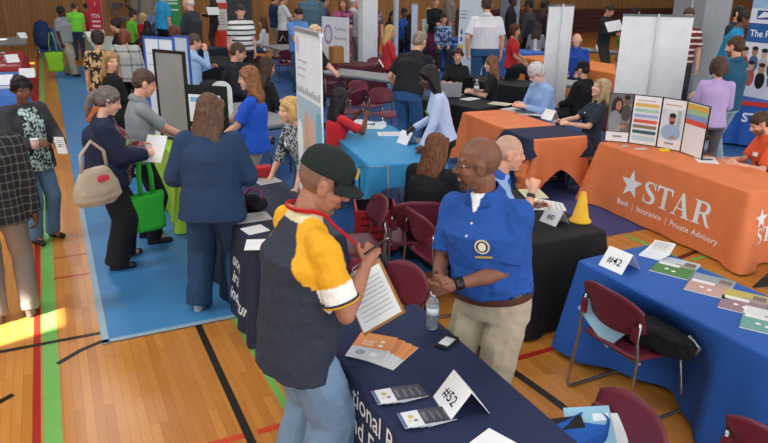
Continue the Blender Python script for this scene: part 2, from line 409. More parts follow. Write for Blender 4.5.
    V.loft([(hz-.10*s, (.155*ww+g2)*s, (.105*ww+g2)*s, 0), (hz-.0*s, (.160*ww+g2)*s, (.11*ww+g2)*s, 0), (hz+.08*s, (.150*ww+g2)*s, (.10*ww+g2)*s, 0)] if not f or pose == 'sit' else
           [(hz-.10*s, .168*s*ww, .118*s*ww, -.008*s), (hz, .165*s*ww, .115*s*ww, -.005*s), (hz+.07*s, .145*s*ww, .105*s*ww, 0)], Matrix.Identity(4))
    if skirt:
        V.loft([(.52*s, .20*s*ww, .17*s*ww, 0), (hz, .165*s*ww, .12*s*ww, 0)], Matrix.Identity(4))
    else:
        for i in (0, 1):
            V.cap(hips[i]-Vector((0, 0, .03*s)), K[i], .088*s*ww**.7*bag**.15, .066*s*ww**.5*bag)
            V.cap(K[i], K[i].lerp(A[i], .5), .066*s*ww**.5*bag, .062*s*ww**.4*bag); V.cyl(K[i].lerp(A[i], .5), A[i]+Vector((0, 0, -.035*s)), .062*s*ww**.4*bag, .062*s*ww**.4*bag)
    lm = legmat or fab('#2a2c33')
    V.skin('skirt' if skirt else 'trousers', vg*1.1, 4 if lod == 1 else 2, root, [lm], disp=.022*s if lod == 1 else .014*s, dscale=.11)
    for i in (0, 1):
        V = Vol(); a = A[i]; tt = Vector(((-1, 1)[i]*.02*s, .155*s, 0))
        zf = .0
        V.loft([(zf, .04*s, .07*s, 0), (zf+.02, .042*s, .075*s, 0)], Matrix.Translation((a.x, a.y-.0*s, a.z-.085*s)))
        V.cap((a.x, a.y-.03*s, a.z-.045*s), (a.x, a.y-.03*s, a.z-.01*s), .038*s, .036*s)
        V.cap((a.x, a.y+.0*s, a.z-.045*s), (a.x+tt.x, a.y+tt.y, a.z-.052*s), .037*s, .031*s)
        V.skin('shoe', .009 if lod < 3 else .014, 1, root, [mat(shoe, .5)])
    # ------------- hair
    st, hcol = hair; V = Vol(); k = s*hs*1.02; hM = hr3.normalized().to_4x4()
    he = lambda c, r: V.ell(Hp(*c), [q*k for q in r], hM)
    hcps = lambda pts, rs: V.chain([Hp(*q) for q in pts], [r*k for r in rs])
    gh = mat(hcol, .55, 'hair')
    if st not in ('none', 'buzz'):
        if st in ('short', 'fringe', 'balding'):
            if st != 'balding': he((0, -.018, .041), (.0815, .0985, .084))
            he((0, -.052, .0), (.074, .064, .068))
            if st == 'fringe': he((0, .045, .075), (.055, .038, .03))
            for q in (-1, 1): hcps([(q*.073, -.01, .03), (q*.072, .012, .0)], [.012, .007])
        if st in ('long', 'pony', 'bun', 'bob', 'wavy', 'braids'):
            he((0, -.02, .038), (.085, .100, .088)); he((0, -.05, .0), (.08, .068, .075))
            for q in (-1, 1): hcps([(q*.06, .048, .075), (q*.079, .02, .04), (q*.082, -.005, .0)], [.02, .02, .018])
        if st == 'bob':
            for q in (-1, 1): hcps([(q*.078, .0, .03), (q*.083, .004, -.03), (q*.076, .01, -.085)], [.026, .028, .022])
            hcps([(0, -.06, .0), (0, -.065, -.08)], [.06, .05]); he((0, -.03, -.05), (.08, .06, .055))
        if st in ('long', 'wavy', 'braids'):
            ln_ = -.22 if st == 'long' else -.20
            V.loft([(.0, .088*k, .07*k, 0), (-.08*k, .10*k, .065*k, -.015*k), (-.16*k, .115*k, .055*k, -.045*k), (ln_*k, .118*k, .042*k, -.065*k), ((ln_-.07)*k, .09*k, .025*k, -.065*k)], Matrix.Translation(Hp(0, -.045, 0))@Matrix.Rotation(math.atan2(-hm.col[1][0], hm.col[1][1]), 4, 'Z'))
            for q in (-1, 1):
                hcps([(q*.08, .0, .02), (q*.088, -.01, -.06), (q*.085, -.012, -.13), (q*.08, .0, -.19)], [.024, .028, .026, .015])
        if st == 'pony':
            he((0, -.105, .03), (.03, .03, .03)); hcps([(0, -.115, .03), (0, -.145, -.03), (0, -.14, -.12), (0, -.13, -.19)], [.028, .036, .032, .012])
        if st == 'bun': he((0, -.105, .06), (.045, .04, .045))
        if st == 'afro': he((0, -.02, .04), (.095, .112, .10)); he((0, -.05, -.01), (.085, .075, .08))
        V.skin('hair', .006 if lod == 1 else (.008 if lod == 2 else .012), 1, root, [gh], disp=(.010 if st not in ('wavy', 'afro') else .024)*k, dscale=.025 if st != 'wavy' else .04)
    if cap:
        V = Vol(); he = lambda c, r: V.ell(Hp(*c), [q*k for q in r], hM)
        V._rings([[Hp(.084*k_*math.cos(2*math.pi*j/24), -.012+.102*k_*math.sin(2*math.pi*j/24), z) for j in range(24)] for z, k_ in ((.034, 1.02), (.06, 1.03), (.09, .96), (.115, .78), (.13, .5), (.137, .15))])
        V.skin('cap', .006 if lod == 1 else .01, 1, root, [fab(cap, bump=.1)]) 
        mb = MB(); vs = []; fs = []; n = 14
        for j in range(n+1):
            a = R(18+144*j/n); c_, s_ = math.cos(a), math.sin(a)
            for (rx, ry, z) in ((.083, .098, .044), (.079, .165, .022-.03*abs(c_)), (.079, .165, .018-.03*abs(c_)), (.083, .098, .038)):
                vs.append(Hp(rx*c_, -.012+ry*s_, z))
        for j in range(n):
            for t in range(4): fs.append((j*4+t, j*4+(t+1) % 4, (j+1)*4+(t+1) % 4, (j+1)*4+t))
        mb.add(vs, fs, fab(cap, bump=.1), True); mb.build('cap_brim', root)
    if headband:
        mb = MB(); mb.tube([Hp(.09*math.cos(R(a)), -.02+.095*math.sin(R(a))*.3+.03, .035+.092*math.sin(R(a))) for a in range(0, 181, 15)], .008*k, mat(headband, .6)); mb.build('headband', root)
    if glasses:
        mb = MB(); gm = mat(glasses, .3)
        for q in (-1, 1):
            mb.tube([Hp(q*.034+.022*math.cos(R(a)), .098-.25*abs(.022*math.cos(R(a))), .002+.016*math.sin(R(a))) for a in range(0, 360, 24)], .0016*k if lod < 3 else .0025, gm, 6, True)
            mb.tube([Hp(q*.056, .092, .008), Hp(q*.080, .05, .008), Hp(q*.082, -.005, .006)], .0016*k if lod < 3 else .0025, gm, 6)
        mb.tube([Hp(-.012, .1, .006), Hp(.012, .1, .006)], .0016*k, gm, 6); mb.build('glasses', root)
    if badge:
        mb = MB(); M_ = T@Matrix.Translation((.075*s, (.128+belly*.5+(.02 if f else 0)+jacket)*s*max(w, 1), 1.29*s)); mb.box((0, 0, 0), (.085, .006, .055), mat(badge, .5)); o = mb.build('name_badge', root, M_)
    # place
    headp = Hp(0, -.01, .118); hx = Vector((headp.x, headp.y, 0)); hx.rotate(Matrix.Rotation(rot, 3, 'Z'))
    root.location = (top_p.x-hx.x, top_p.y-hx.y, 0); root.rotation_euler = (0, 0, rot)
    dz = top_p.z-htop
    PEOPLE.append((label[:46], round(h, 2), round(s, 2), round(hz, 2), tuple(round(v, 2) for v in root.location)))
    info['rot'] = rot; info['M'] = Matrix.Translation(root.location)@Matrix.Rotation(rot, 4, 'Z')
    return info
BEARD = {}
# ---------------------------------------------------------------- the hall
def struct(o): o['kind'] = 'structure'; return o
BACKV, LEFTU = 29.5, -6.5
def floor_mat():
    m = bpy.data.materials.new('gym_floor_boards'); m.use_nodes = True; n = m.node_tree.nodes; l = m.node_tree.links; b = n['Principled BSDF']
    tc = n.new('ShaderNodeTexCoord'); mp = n.new('ShaderNodeMapping'); mp.inputs['Rotation'].default_value = (0, 0, R(90)); l.new(tc.outputs['Object'], mp.inputs[0])
    br = n.new('ShaderNodeTexBrick'); br.inputs['Scale'].default_value = 1; br.inputs['Brick Width'].default_value = .9; br.inputs['Row Height'].default_value = .057
    br.inputs['Mortar Size'].default_value = .0012; br.inputs['Mortar Smooth'].default_value = .2; br.offset = .37; br.offset_frequency = 3
    br.inputs['Color1'].default_value = hexc('#cc8c42'); br.inputs['Color2'].default_value = hexc('#b5722b'); br.inputs['Mortar'].default_value = hexc('#8d5a26')
    br.inputs['Bias'].default_value = -.1
    l.new(mp.outputs[0], br.inputs['Vector'])
    nz = n.new('ShaderNodeTexNoise'); mp2 = n.new('ShaderNodeMapping'); mp2.inputs['Scale'].default_value = (14, 1.3, 1); l.new(tc.outputs['Object'], mp2.inputs[0]); l.new(mp2.outputs[0], nz.inputs['Vector'])
    nz.inputs['Scale'].default_value = 1.5; nz.inputs['Detail'].default_value = 5
    mx = n.new('ShaderNodeMix'); mx.data_type = 'RGBA'; mx.blend_type = 'MULTIPLY'; mx.inputs[0].default_value = .35; l.new(br.outputs['Color'], mx.inputs[6])
    rp = n.new('ShaderNodeValToRGB'); rp.color_ramp.elements[0].color = (.62, .5, .36, 1); rp.color_ramp.elements[1].color = (1, 1, 1, 1); l.new(nz.outputs['Fac'], rp.inputs[0]); l.new(rp.outputs[0], mx.inputs[7])
    l.new(mx.outputs[2], b.inputs['Base Color']); b.inputs['Roughness'].default_value = .28; b.inputs['Specular IOR Level'].default_value = .45
    return m
mb = MB(); fm = floor_mat()
mb.add([(LEFTU, -4, 0), (46, -4, 0), (46, BACKV, 0), (LEFTU, BACKV, 0)], [(0, 1, 2, 3)], fm)
GR, RD, BK = mat('#6fae55', .4), mat('#a5251a', .4), mat('#1c1913', .4)
def strip(pts, w, m, z):
    vs = []; fs = []
    for i, p in enumerate(pts):
        a = Vector(pts[max(i-1, 0)]); b = Vector(pts[min(i+1, len(pts)-1)]); d = (b-a).normalized(); q = Vector((-d.y, d.x))*w/2
        vs += [(p[0]+q.x, p[1]+q.y, z), (p[0]-q.x, p[1]-q.y, z)]
    for i in range(len(pts)-1): fs.append((2*i, 2*i+1, 2*i+3, 2*i+2))
    mb.add(vs, fs, m)
strip([(-.29, -3), (-.29, 29)], .10, GR, .0010); strip([(-.375, -3), (-.375, 29)], .045, RD, .0008)
strip([(.735, -3), (.735, 4.9)], .05, BK, .0016); strip([(1.02, 3.0), (1.02, 5)], .05, GR, .0010)
for a, b in ((.36, .71), (.79, 1.2)): strip([(a, 3.27), (b, 3.27)], .05, mat('#c8401f', .4), .0014)
strip([(-2, 4.91), (-.6, 4.905), (.1, 4.90)], .045, BK, .0018)
strip([(-.25, 4.565), (-.1, 4.69), (.08, 4.78)], .045, BK, .0018); strip([(-2, 3.6), (-.9, 4.0), (-.51, 4.29)], .045, BK, .0018)
for v in (6.59, 6.09): strip([(-.24, v), (.1, v)], .03, RD, .0012)
strip([(2.1, 3.29), (3.5, 3.31)], .05, RD, .0012)
strip([(2.545+.06*math.cos(t/6.), 2.3+t*.1) for t in range(0, 11)], .06, BK, .0016)
strip([(5.2, 2), (5.22, 4.85)], .06, GR, .0010); strip([(5.3, 4.06), (7, 4.2)], .05, GR, .0012)
strip([(4.9, 4.02), (5.24, 4.15), (5.59, 4.21), (6.2, 4.22)], .06, mat('#4a1712', .4), .0016)
struct(mb.build('floor'))
# walls
def boxobj(name, c, d, m, struc=True, bev=0.):
    b = MB(); b.box(c, d, m, bev=bev); o = b.build(name); return struct(o) if struc else o
wood = mat('#a87a45', .5, 'slats', '#8a5d2e', 7.)
boxobj('wall_back', (19.7, BACKV+.1, 4), (52.6, .2, 8), wood)
boxobj('wall_right', (46.1, 12.5, 4), (.2, 34, 8), mat('#c9bda6', .8))
boxobj('trim_1', (19.7, BACKV-.04, 3.0), (52, .06, .12), mat('#6e4a26', .5))
# folded bleachers along the right part of the back wall
t = empty('folded_bleachers', (26.0, BACKV-.75, 0), 0, 'dark red-brown folded bleachers below the timber wall at the right', 'bleachers')
for k in range(5):
    b = MB(); b.box((0, .3-.06*k, .12+.24*k-.0), (17, .5, .22), mat('#4b2019', .5), bev=.01); b.build('bleacher_row', t)
for x, nme in ((4.0, 1), (7.4, 2)):
    b = MB(); b.box((x, BACKV-.03, 1.05), (1.7 if nme == 1 else 1.2, .08, 2.1), mat('#8f8b80' if nme == 1 else '#39424a', .5)); b.box((x, BACKV-.05, 1.05), (.02, .08, 2.08), mat('#55534d', .5))
    o = struct(b.build('door_%d' % nme)); b = MB(); b.tube([(x+.12, BACKV-.12, .95), (x+.12, BACKV-.12, 1.2)], .02, mat('#c9c9c9', .3, metal=1)); b.build('door_handle', o)
# left wall with narrow tall windows that let the sun in
wm = mat('#b9b2a4', .8); SL = [(3.36, .42), (8.2, .3), (14.5, .5), (17.3, .35), (21.5, .5)]
ZA, ZB = 3.9, 5.3
b = MB(); b.box((LEFTU-.1, 12.5, ZA/2), (.2, 34, ZA), wm); b.box((LEFTU-.1, 12.5, (ZB+8)/2), (.2, 34, 8-ZB), wm)
p0 = -4.5
for v, w in SL+[(29.7, .4)]:
    b.box((LEFTU-.1, (p0+v-w/2)/2, (ZA+ZB)/2), (.2, v-w/2-p0, ZB-ZA), wm); p0 = v+w/2
struct(b.build('wall_left'))
for i, (v, w) in enumerate(SL):
    b = MB()
    for q in (-1, 1): b.box((LEFTU-.1, v+q*(w/2-.012), (ZA+ZB)/2), (.06, .024, ZB-ZA), mat('#d9d9d6', .4))
    struct(b.build('window_%d' % (i+1)))
b = MB(); b.box((20, 12.5, 8.1), (54, 34.4, .2), mat('#c9c6be', .8)); struct(b.build('ceiling'))
# blue floor covering
def tarp(u0, u1, v0, v1, m, label, z=.003, wr=.004):
    b = MB(); nx = max(2, int((u1-u0)/.12)); ny = max(2, int((v1-v0)/.12)); vs = []; fs = []
    for j in range(ny+1):
        for i in range(nx+1):
            u = u0+(u1-u0)*i/nx; v = v0+(v1-v0)*j/ny; e = min(1, min(i, nx-i, j, ny-j)/2)
            vs.append((u, v, z+wr*e*(1+noise.noise(Vector((u*2.2+v*1.3, v*2.1-u, 3)))*1.0)))
    for j in range(ny):
        for i in range(nx): k = j*(nx+1)+i; fs.append((k, k+1, k+nx+2, k+nx+1))
    b.add(vs, fs, m, True)
    o = b.build('floor_covering'); return tag(o, label, 'floor covering')
tp = mat('#3f7fb4', .42, bump=.5, bscale=3.5); tp2 = mat('#27558f', .6, bump=.4, bscale=3.); tp3 = mat('#3c4276', .6, bump=.3, bscale=3.)
o = tarp(.05, 2.3, 4.72, 22, tp, 'light blue plastic floor covering taped down along the aisle')
b = MB(); b.box((.075, 6.6, .009), (.05, 3.8, .002), mat('#8fa9b8', .35)); b.box((.55, 4.74, .009), (1.0, .05, .002), mat('#8fa9b8', .35)); b.build('tape', o)
tarp(2.3, 4.4, 4.86, 22, tp2, 'dark blue floor covering under the middle rows of tables')
tarp(4.4, 14, 4.88, 6.6, tp3, 'purple-blue floor covering in front of the orange tables at the right')
tarp(4.4, 14, 6.6, 22, tp2, 'dark blue floor covering under the far tables at the right')
# columns
def column(c, w, d, h, m, label, line=None):
    b = MB(); b.box((0, 0, h/2), (w, d, h), m, bev=.012); b.box((0, 0, .06), (w+.04, d+.04, .12), m, bev=.01)
    o = b.build('column', None, Matrix.Translation((c[0], c[1], 0))); tag(o, label, 'column')
    if line: b = MB(); b.tube([(c[0]+line[0], c[1]+line[1], 0.1), (c[0]+line[0], c[1]+line[1], h)], .018, mat('#dfe3e4', .5)); b.build('conduit', o)
    return o
column((13.2, 11.0), .85, .85, 7.95, mat('#8e979c', .6), 'wide grey-blue column with a thin white conduit behind the purple-topped woman', (-.44, -.1))
column((7.4, 16.2), .42, .30, 7.95, mat('#dfe3e3', .6), 'slim white column in the middle of the hall')
column((13.6, 18.7), .45, .45, 7.95, mat('#7c8b98', .6), 'slim grey-blue column behind the man in the white polo shirt')
column((8.6, 17.0), .12, .12, 7.95, mat('#b9c3cc', .6), 'thin pale post near the woman with long blonde hair and red top')
# ceiling lamps
for u in (0, 6, 12, 18):
    for v in (1, 8, 15, 22):
        if v == 1 and u > 5: continue
        t = empty('ceiling_lamp', (u, v, 7.7), 0, 'long white fluorescent lamp hanging below the ceiling', 'ceiling lamp', 'ceiling lamps of the hall')
        b = MB(); b.box((0, 0, .05), (1.9, .5, .1), mat('#e6e6e4', .4)); b.tube([(0, 0, .1), (0, 0, .3)], .02, mat('#cccccc', .4)); b.build('lamp_housing', t)
        b = MB(); b.box((0, 0, -.01), (1.7, .4, .02), mat('#f4f6ff', .5, emit=3.)); b.build('diffuser', t)
        L = bpy.data.lights.new('lamp_light', 'AREA'); L.shape = 'RECTANGLE'; L.size = 1.9; L.size_y = .6; L.energy = LAMP; L.color = (.93, .97, 1); lo = bpy.data.objects.new('lamp_light', L); COL.objects.link(lo); lo.location = (u, v, 7.62)
# ---------------------------------------------------------------- tables
steel = mat('#8d9093', .3, metal=.9); dark = mat('#17181a', .5)
class Cloth:
    def __init__(s, cx, cy, L, W, rot, top, drop, fl=.05, amp=.02, lam=.22, cf=.07, ph=0., front_calm=1., rad=.03):
        s.c = Vector((cx, cy)); s.L, s.W, s.rot, s.top, s.drop, s.fl, s.amp, s.lam, s.cf, s.ph, s.fc, s.rad = L, W, R(rot), top, drop, fl, amp, lam, cf, ph, front_calm, rad
        s.per = 2*(L+W); s.push = []
    def base(s, q):
        q %= s.per; L, W = s.L, s.W
        if q < L: p = (-L/2+q, -W/2); n = (0, -1); side = 0; e = min(q, L-q)
        elif q < L+W: q -= L; p = (L/2, -W/2+q); n = (1, 0); side = 1; e = min(q, W-q)
        elif q < 2*L+W: q -= L+W; p = (L/2-q, W/2); n = (0, 1); side = 2; e = min(q, L-q)
        else: q -= 2*L+W; p = (-L/2, W/2-q); n = (-1, 0); side = 3; e = min(q, W-q)
        p = Vector(p); n = Vector(n)
        if e < .10:   # blend normals round the corners
            cx, cy = math.copysign(L/2, p.x), math.copysign(W/2, p.y); d = Vector((math.copysign(1, cx), math.copysign(1, cy))).normalized(); k = (1-e/.10)
            n = (n*(1-k*.999)+d*k).normalized(); p = p-d*(s.rad*.4*k)
        return p, n, side, e
    def pt(s, q, t, off=0.):
        p, n, side, e = s.base(q); k = t/s.drop
        calm = s.fc if side == 0 else 1.
        wv = math.sin(2*math.pi*q/s.lam+s.ph+.8*math.sin(q*3.1))*.6+math.sin(2*math.pi*q/(s.lam*1.7)+1.3+s.ph)*.4
        o = s.fl*k+s.amp*calm*(k**1.2)*(wv+.4)+s.cf*math.exp(-(e/.075)**2)*k*1.2+off
        for qc, hw, dp in s.push:
            e2 = abs((q % s.per)-qc)/hw
            if e2 < 1: o -= dp*(math.cos(math.pi*e2)*.5+.5)**.6*max(0, min(1, (t-.04)/.25))
        r = .018
        if t < r: o += -r+math.sqrt(max(0, r*r-(r-t)**2)) 
        v = p+n*o; z = s.top-t; c_, s_ = math.cos(s.rot), math.sin(s.rot)
        return Vector((s.c.x+c_*v.x-s_*v.y, s.c.y+s_*v.x+c_*v.y, z))
    def build(s, m, label, dropfn=None, name='tablecloth', top_m=None):
        b = MB(); n = int(s.per/.03); ts = [0, .002, .006, .012, .018]+[.018+(s.drop-.018)*i/12 for i in range(1, 13)]
        vs = []; fs = []
        qs = [s.per*i/n for i in range(n)]
        for t in ts:
            for q in qs:
                dd = s.drop if dropfn is None else dropfn(q); vs.append(s.pt(q, t*dd/s.drop if t > .02 else t))
        for j in range(len(ts)-1):
            for i in range(n): fs.append((j*n+i, (j+1)*n+i, (j+1)*n+(i+1) % n, j*n+(i+1) % n))
        b.add(vs, fs, m, True); b.add(vs[:n], [tuple(range(n))], top_m or m)
        o = b.build(name); tag(o, label, 'tablecloth'); s.o = o
        return s
    def local(s, x, y, z=None):
        c_, s_ = math.cos(s.rot), math.sin(s.rot); return Vector((s.c.x+c_*x-s_*y, s.c.y+s_*x+c_*y, s.top if z is None else z))
    def write(s, txt, q0, t0, size, m, name='lettering', bold=0., shear=0., space=1., shape=None, thick=.0):
        vs, fs = shape if shape else text_mesh(txt, size, bold, shear, space)
        bm = bmesh.new(); V_ = [bm.verts.new(v) for v in vs]
        for f in fs:
            try: bm.faces.new([V_[i] for i in f])
            except ValueError: pass
        bmesh.ops.triangulate(bm, faces=bm.faces[:])
        for it in range(3):
            es = [e for e in bm.edges if e.calc_length() > .05]
            if es: bmesh.ops.subdivide_edges(bm, edges=es, cuts=1); bmesh.ops.triangulate(bm, faces=bm.faces[:])
        bm.verts.index_update()
        me = bpy.data.meshes.new(name)
        P_ = [tuple(s.pt(q0+v.co.x, t0-v.co.y, .004)) for v in bm.verts]; me.from_pydata(P_, [], [[v.index for v in f.verts] for f in bm.faces]); bm.free(); me.update()
        return link(name, me, s.o, [m])
def folding_table(cx, cy, L, W, rot, label, z=.735, topm=None, group=None):
    t = empty('folding_table', (cx, cy, 0), R(rot), label, 'table', group)
    b = MB(); b.box((0, 0, z-.022), (L, W, .04), topm or mat('#8e9091', .5), bev=.008); b.box((0, 0, z-.05), (L-.1, W-.1, .03), steel); b.build('tabletop', t)
    for q in (-1, 1):
        b = MB(); x = q*(L/2-.18)
        b.tube([(x, -W/2+.08, z-.05), (x, -W/2+.07, .015)], .014, steel); b.tube([(x, W/2-.08, z-.05), (x, W/2-.07, .015)], .014, steel)
        b.tube([(x, -W/2+.07, .16), (x, W/2-.07, .16)], .011, steel); b.tube([(x, 0, .16), (x-q*.3, 0, z-.06)], .009, steel); b.build('leg', t)
    return t
TOP = .742
def table_with_cloth(cx, cy, L, W, rot, drop, m, label, tl=None, dropfn=None, **k):
    folding_table(cx, cy, L-.03, W-.03, rot, tl or ('folding table under the '+label), TOP-.003)
    return Cloth(cx, cy, L, W, rot, TOP, drop, **k).build(m, label, dropfn)
# ---------------------------------------------------------------- chairs
def make_chair(colour='#6a2636', framec='#a6a7a9', met=.9):
    t = empty('stacking_chair', (0, 0, 0)); pm = mat(colour, .42, bump=.03); fmm = mat(framec, .25, metal=met)
    # backrest: curved shell, seat faces +y
    b = MB(); nx, nz = 14, 8; vs = []; fs = []
    def bp(i, j, o):
        x = -1+2*i/nx; z = j/nz; hw = .235*(1-.05*(1-z)); zz = .575+.265*z; 
        xx = x*hw; zz -= .055*(abs(x)**3)*(z if z > .5 else 0)*1.2; zz += .045*(abs(x)**3)*((1-z) if z < .5 else 0)
        y = -.20-.06*z+.055*x*x+o; return (xx, y, zz)
    for o in (0, -.014):
        for j in range(nz+1):
            for i in range(nx+1): vs.append(bp(i, j, o))
    K_ = (nx+1)*(nz+1)
    for j in range(nz):
        for i in range(nx):
            a = j*(nx+1)+i; fs.append((a, a+1, a+nx+2, a+nx+1)); fs.append((K_+a, K_+a+nx+1, K_+a+nx+2, K_+a+1))
    ed = [j*(nx+1) for j in range(nz+1)]; eb = list(range(nx+1)); loop = eb+[nx+(nx+1)*j for j in range(1, nz+1)]+[nz*(nx+1)+i for i in range(nx-1, -1, -1)]+[j*(nx+1) for j in range(nz-1, 0, -1)]
    for i in range(len(loop)): a, c = loop[i], loop[(i+1) % len(loop)]; fs.append((a, K_+a, K_+c, c))
    b.add(vs, fs, pm, True)
    for q in (-1, 1): b.box((q*.205, -.222, .63), (.055, .02, .10), pm, bev=.008)
    b.build('backrest', t)
    b = MB(); vs = []; fs = []; nx = 12; ny = 12
    for o in (0, -.016):
        for j in range(ny+1):
            for i in range(nx+1):
                x = -1+2*i/nx; y = -1+2*j/ny; k = 1-.10*(y*y)*(x*x); vs.append((x*.23*k, .02+y*.215*(1-.08*x*x), .455-.012*(1-x*x)*(1-y*y)-.03*max(0, y-.6)**2*4+o))
    K_ = (nx+1)*(ny+1)
    for j in range(ny):
        for i in range(nx): a = j*(nx+1)+i; fs.append((a, a+1, a+nx+2, a+nx+1)); fs.append((K_+a, K_+a+nx+1, K_+a+nx+2, K_+a+1))
    loop = list(range(nx+1))+[nx+(nx+1)*j for j in range(1, ny+1)]+[ny*(nx+1)+i for i in range(nx-1, -1, -1)]+[j*(nx+1) for j in range(ny-1, 0, -1)]
    for i in range(len(loop)): a, c = loop[i], loop[(i+1) % len(loop)]; fs.append((a, K_+a, K_+c, c))
    b.add(vs, fs, pm, True); b.build('seat', t)
    for q in (-1, 1):
        b = MB(); b.tube([(q*.215, -.20, .70), (q*.225, -.215, .60), (q*.235, -.20, .46), (q*.255, -.235, .05), (q*.255, -.22, .018), (q*.255, -.18, .013), (q*.255, .20, .013), (q*.255, .235, .02), (q*.252, .24, .05), (q*.225, .17, .43)], .0105, fmm)
        b.build('leg', t)
    b = MB(); b.tube([(-.225, .165, .432), (.225, .165, .432)], .009, fmm); b.tube([(-.235, -.17, .432), (.235, -.17, .432)], .009, fmm); b.build('stretcher', t)
    return t
chair0 = make_chair(); used_ch = [False]
def chair(x, y, rot, label, group=None):
    o = chair0 if not used_ch[0] else copy_tree(chair0); used_ch[0] = True
    o.location = (x, y, 0); o.rotation_euler = (0, 0, R(rot)); o['label'] = label; o['category'] = 'chair'
    if group: o['group'] = group
    elif 'group' in o: del o['group']
    return o
# ---------------------------------------------------------------- small things
white = mat('#eceeee', .6)
def tent_card(x, y, z, rot, label, txt=None, w=.17, h=.12, sp=.13, group='folded white number cards'):
    """ridge along local x; panel faces -y"""
    t = empty('tent_card', (x, y, z), R(rot), label, 'card', group)
    b = MB(); q = sp/2; e = .0012
    b.add([(-w/2, -q, 0), (w/2, -q, 0), (w/2, 0, h), (-w/2, 0, h), (-w/2, q, 0), (w/2, q, 0), (-w/2, -q+e*2, 0), (w/2, -q+e*2, 0), (w/2, 0, h-e*2), (-w/2, 0, h-e*2), (-w/2, q-e*2, 0), (w/2, q-e*2, 0)],
          [(0, 1, 2, 3), (3, 2, 5, 4), (7, 6, 9, 8), (8, 9, 10, 11), (0, 6, 7, 1), (4, 5, 11, 10), (0, 3, 9, 6), (1, 7, 8, 2), (3, 4, 10, 9), (2, 8, 11, 5)], white)
    b.build('card', t)
    if txt:
        vs, fs = text_mesh(txt, .062*w/.17, .0007, align='CENTER'); d = Vector((0, q, h)).normalized(); nn = Vector((0, -h, q)).normalized()
        me = bpy.data.meshes.new('lettering'); me.from_pydata([tuple(Vector((v.x, -q, 0))+d*(v.y+h*.36)+nn*.0012) for v in vs], [], fs); link('lettering', me, t, [mat('#1c2226', .6)])
    return t
def sheet(name, cat, label, x, y, z, rot, w, h, col='#eef0f0', blocks=(), th=.003, group=None, tilt=None, parent=None):
    """flat printed piece; blocks: (x0, y0, x1, y1, colour) in 0..1, or ('o', cx, cy, r, colour)"""
    b = MB(); b.box((0, 0, th/2), (w, h, th), mat(col, .45)); e = .0004
    for i, k in enumerate(blocks):
        zz = th+e*(1+i*.5)
        if k[0] == 'o': pts = [((k[1]-.5)*w+k[3]*w*math.cos(a*.524), (k[2]-.5)*h+k[3]*w*math.sin(a*.524)*(k[5] if len(k) > 5 else 1)) for a in range(12)]; c = k[4]
        elif k[0] == 'p': pts = [((a-.5)*w, (q-.5)*h) for a, q in k[2]]; c = k[1]
        else: pts = [((a-.5)*w, (q-.5)*h) for a, q in ((k[0], k[1]), (k[2], k[1]), (k[2], k[3]), (k[0], k[3]))]; c = k[4]
        b.add([(p[0], p[1], zz) for p in pts], [tuple(range(len(pts)))], mat(c, .4))
    o = b.build(name, parent)
    o.rotation_euler = (0, 0, R(rot)); o.location = (x, y, z)
    if tilt is not None: o.rotation_euler = tilt
    if parent is None: tag(o, label, cat, group)
    return o
def lines(x0, x1, y0, y1, n, c='#9aa0a4', fr=.35): return [(x0, y0+(y1-y0)*i/n, x0+(x1-x0)*(1-.2*((i*7) % 3)/2), y0+(y1-y0)*(i+fr)/n, c) for i in range(n)]
def letter_on(parent, txt, w, size, m, org, xdir, ydir, bold=0., shear=0., align='LEFT', name='lettering', off=.004, sx=1.):
    vs, fs = text_mesh(txt, size, bold, shear, align=align); xdir = Vector(xdir).normalized(); ydir = Vector(ydir).normalized(); n = xdir.cross(ydir)
    me = bpy.data.meshes.new(name); me.from_pydata([tuple(Vector(org)+xdir*v.x*sx+ydir*v.y+n*off) for v in vs], [], fs); return link(name, me, parent, [m])
def bottle(x, y, z, label, tint='#d8e4ea', s=1., group=None, cap_='#f2f2f2', lab='#dfe8ee'):
    t = empty('water_bottle', (x, y, z), 0, label, 'bottle', group)
    b = MB(); prof = [(.02, 0), (.031, .004), (.0325, .02), (.030, .035), (.0325, .05), (.030, .065), (.0325, .08), (.0325, .13), (.031, .15), (.022, .172), (.0135, .185), (.013, .198)]
    b.lathe([(r*s, q*s) for r, q in prof], mat(tint, .08, trans=.85)); b.build('bottle_body', t)
    b = MB(); b.lathe([(.0155*s, .197*s), (.0155*s, .213*s), (.013*s, .215*s)], mat(cap_, .4)); b.build('cap', t)
    b = MB(); b.lathe([(.0332*s, .088*s), (.0332*s, .128*s)], mat(lab, .5)); b.build('bottle_label', t)
    return t
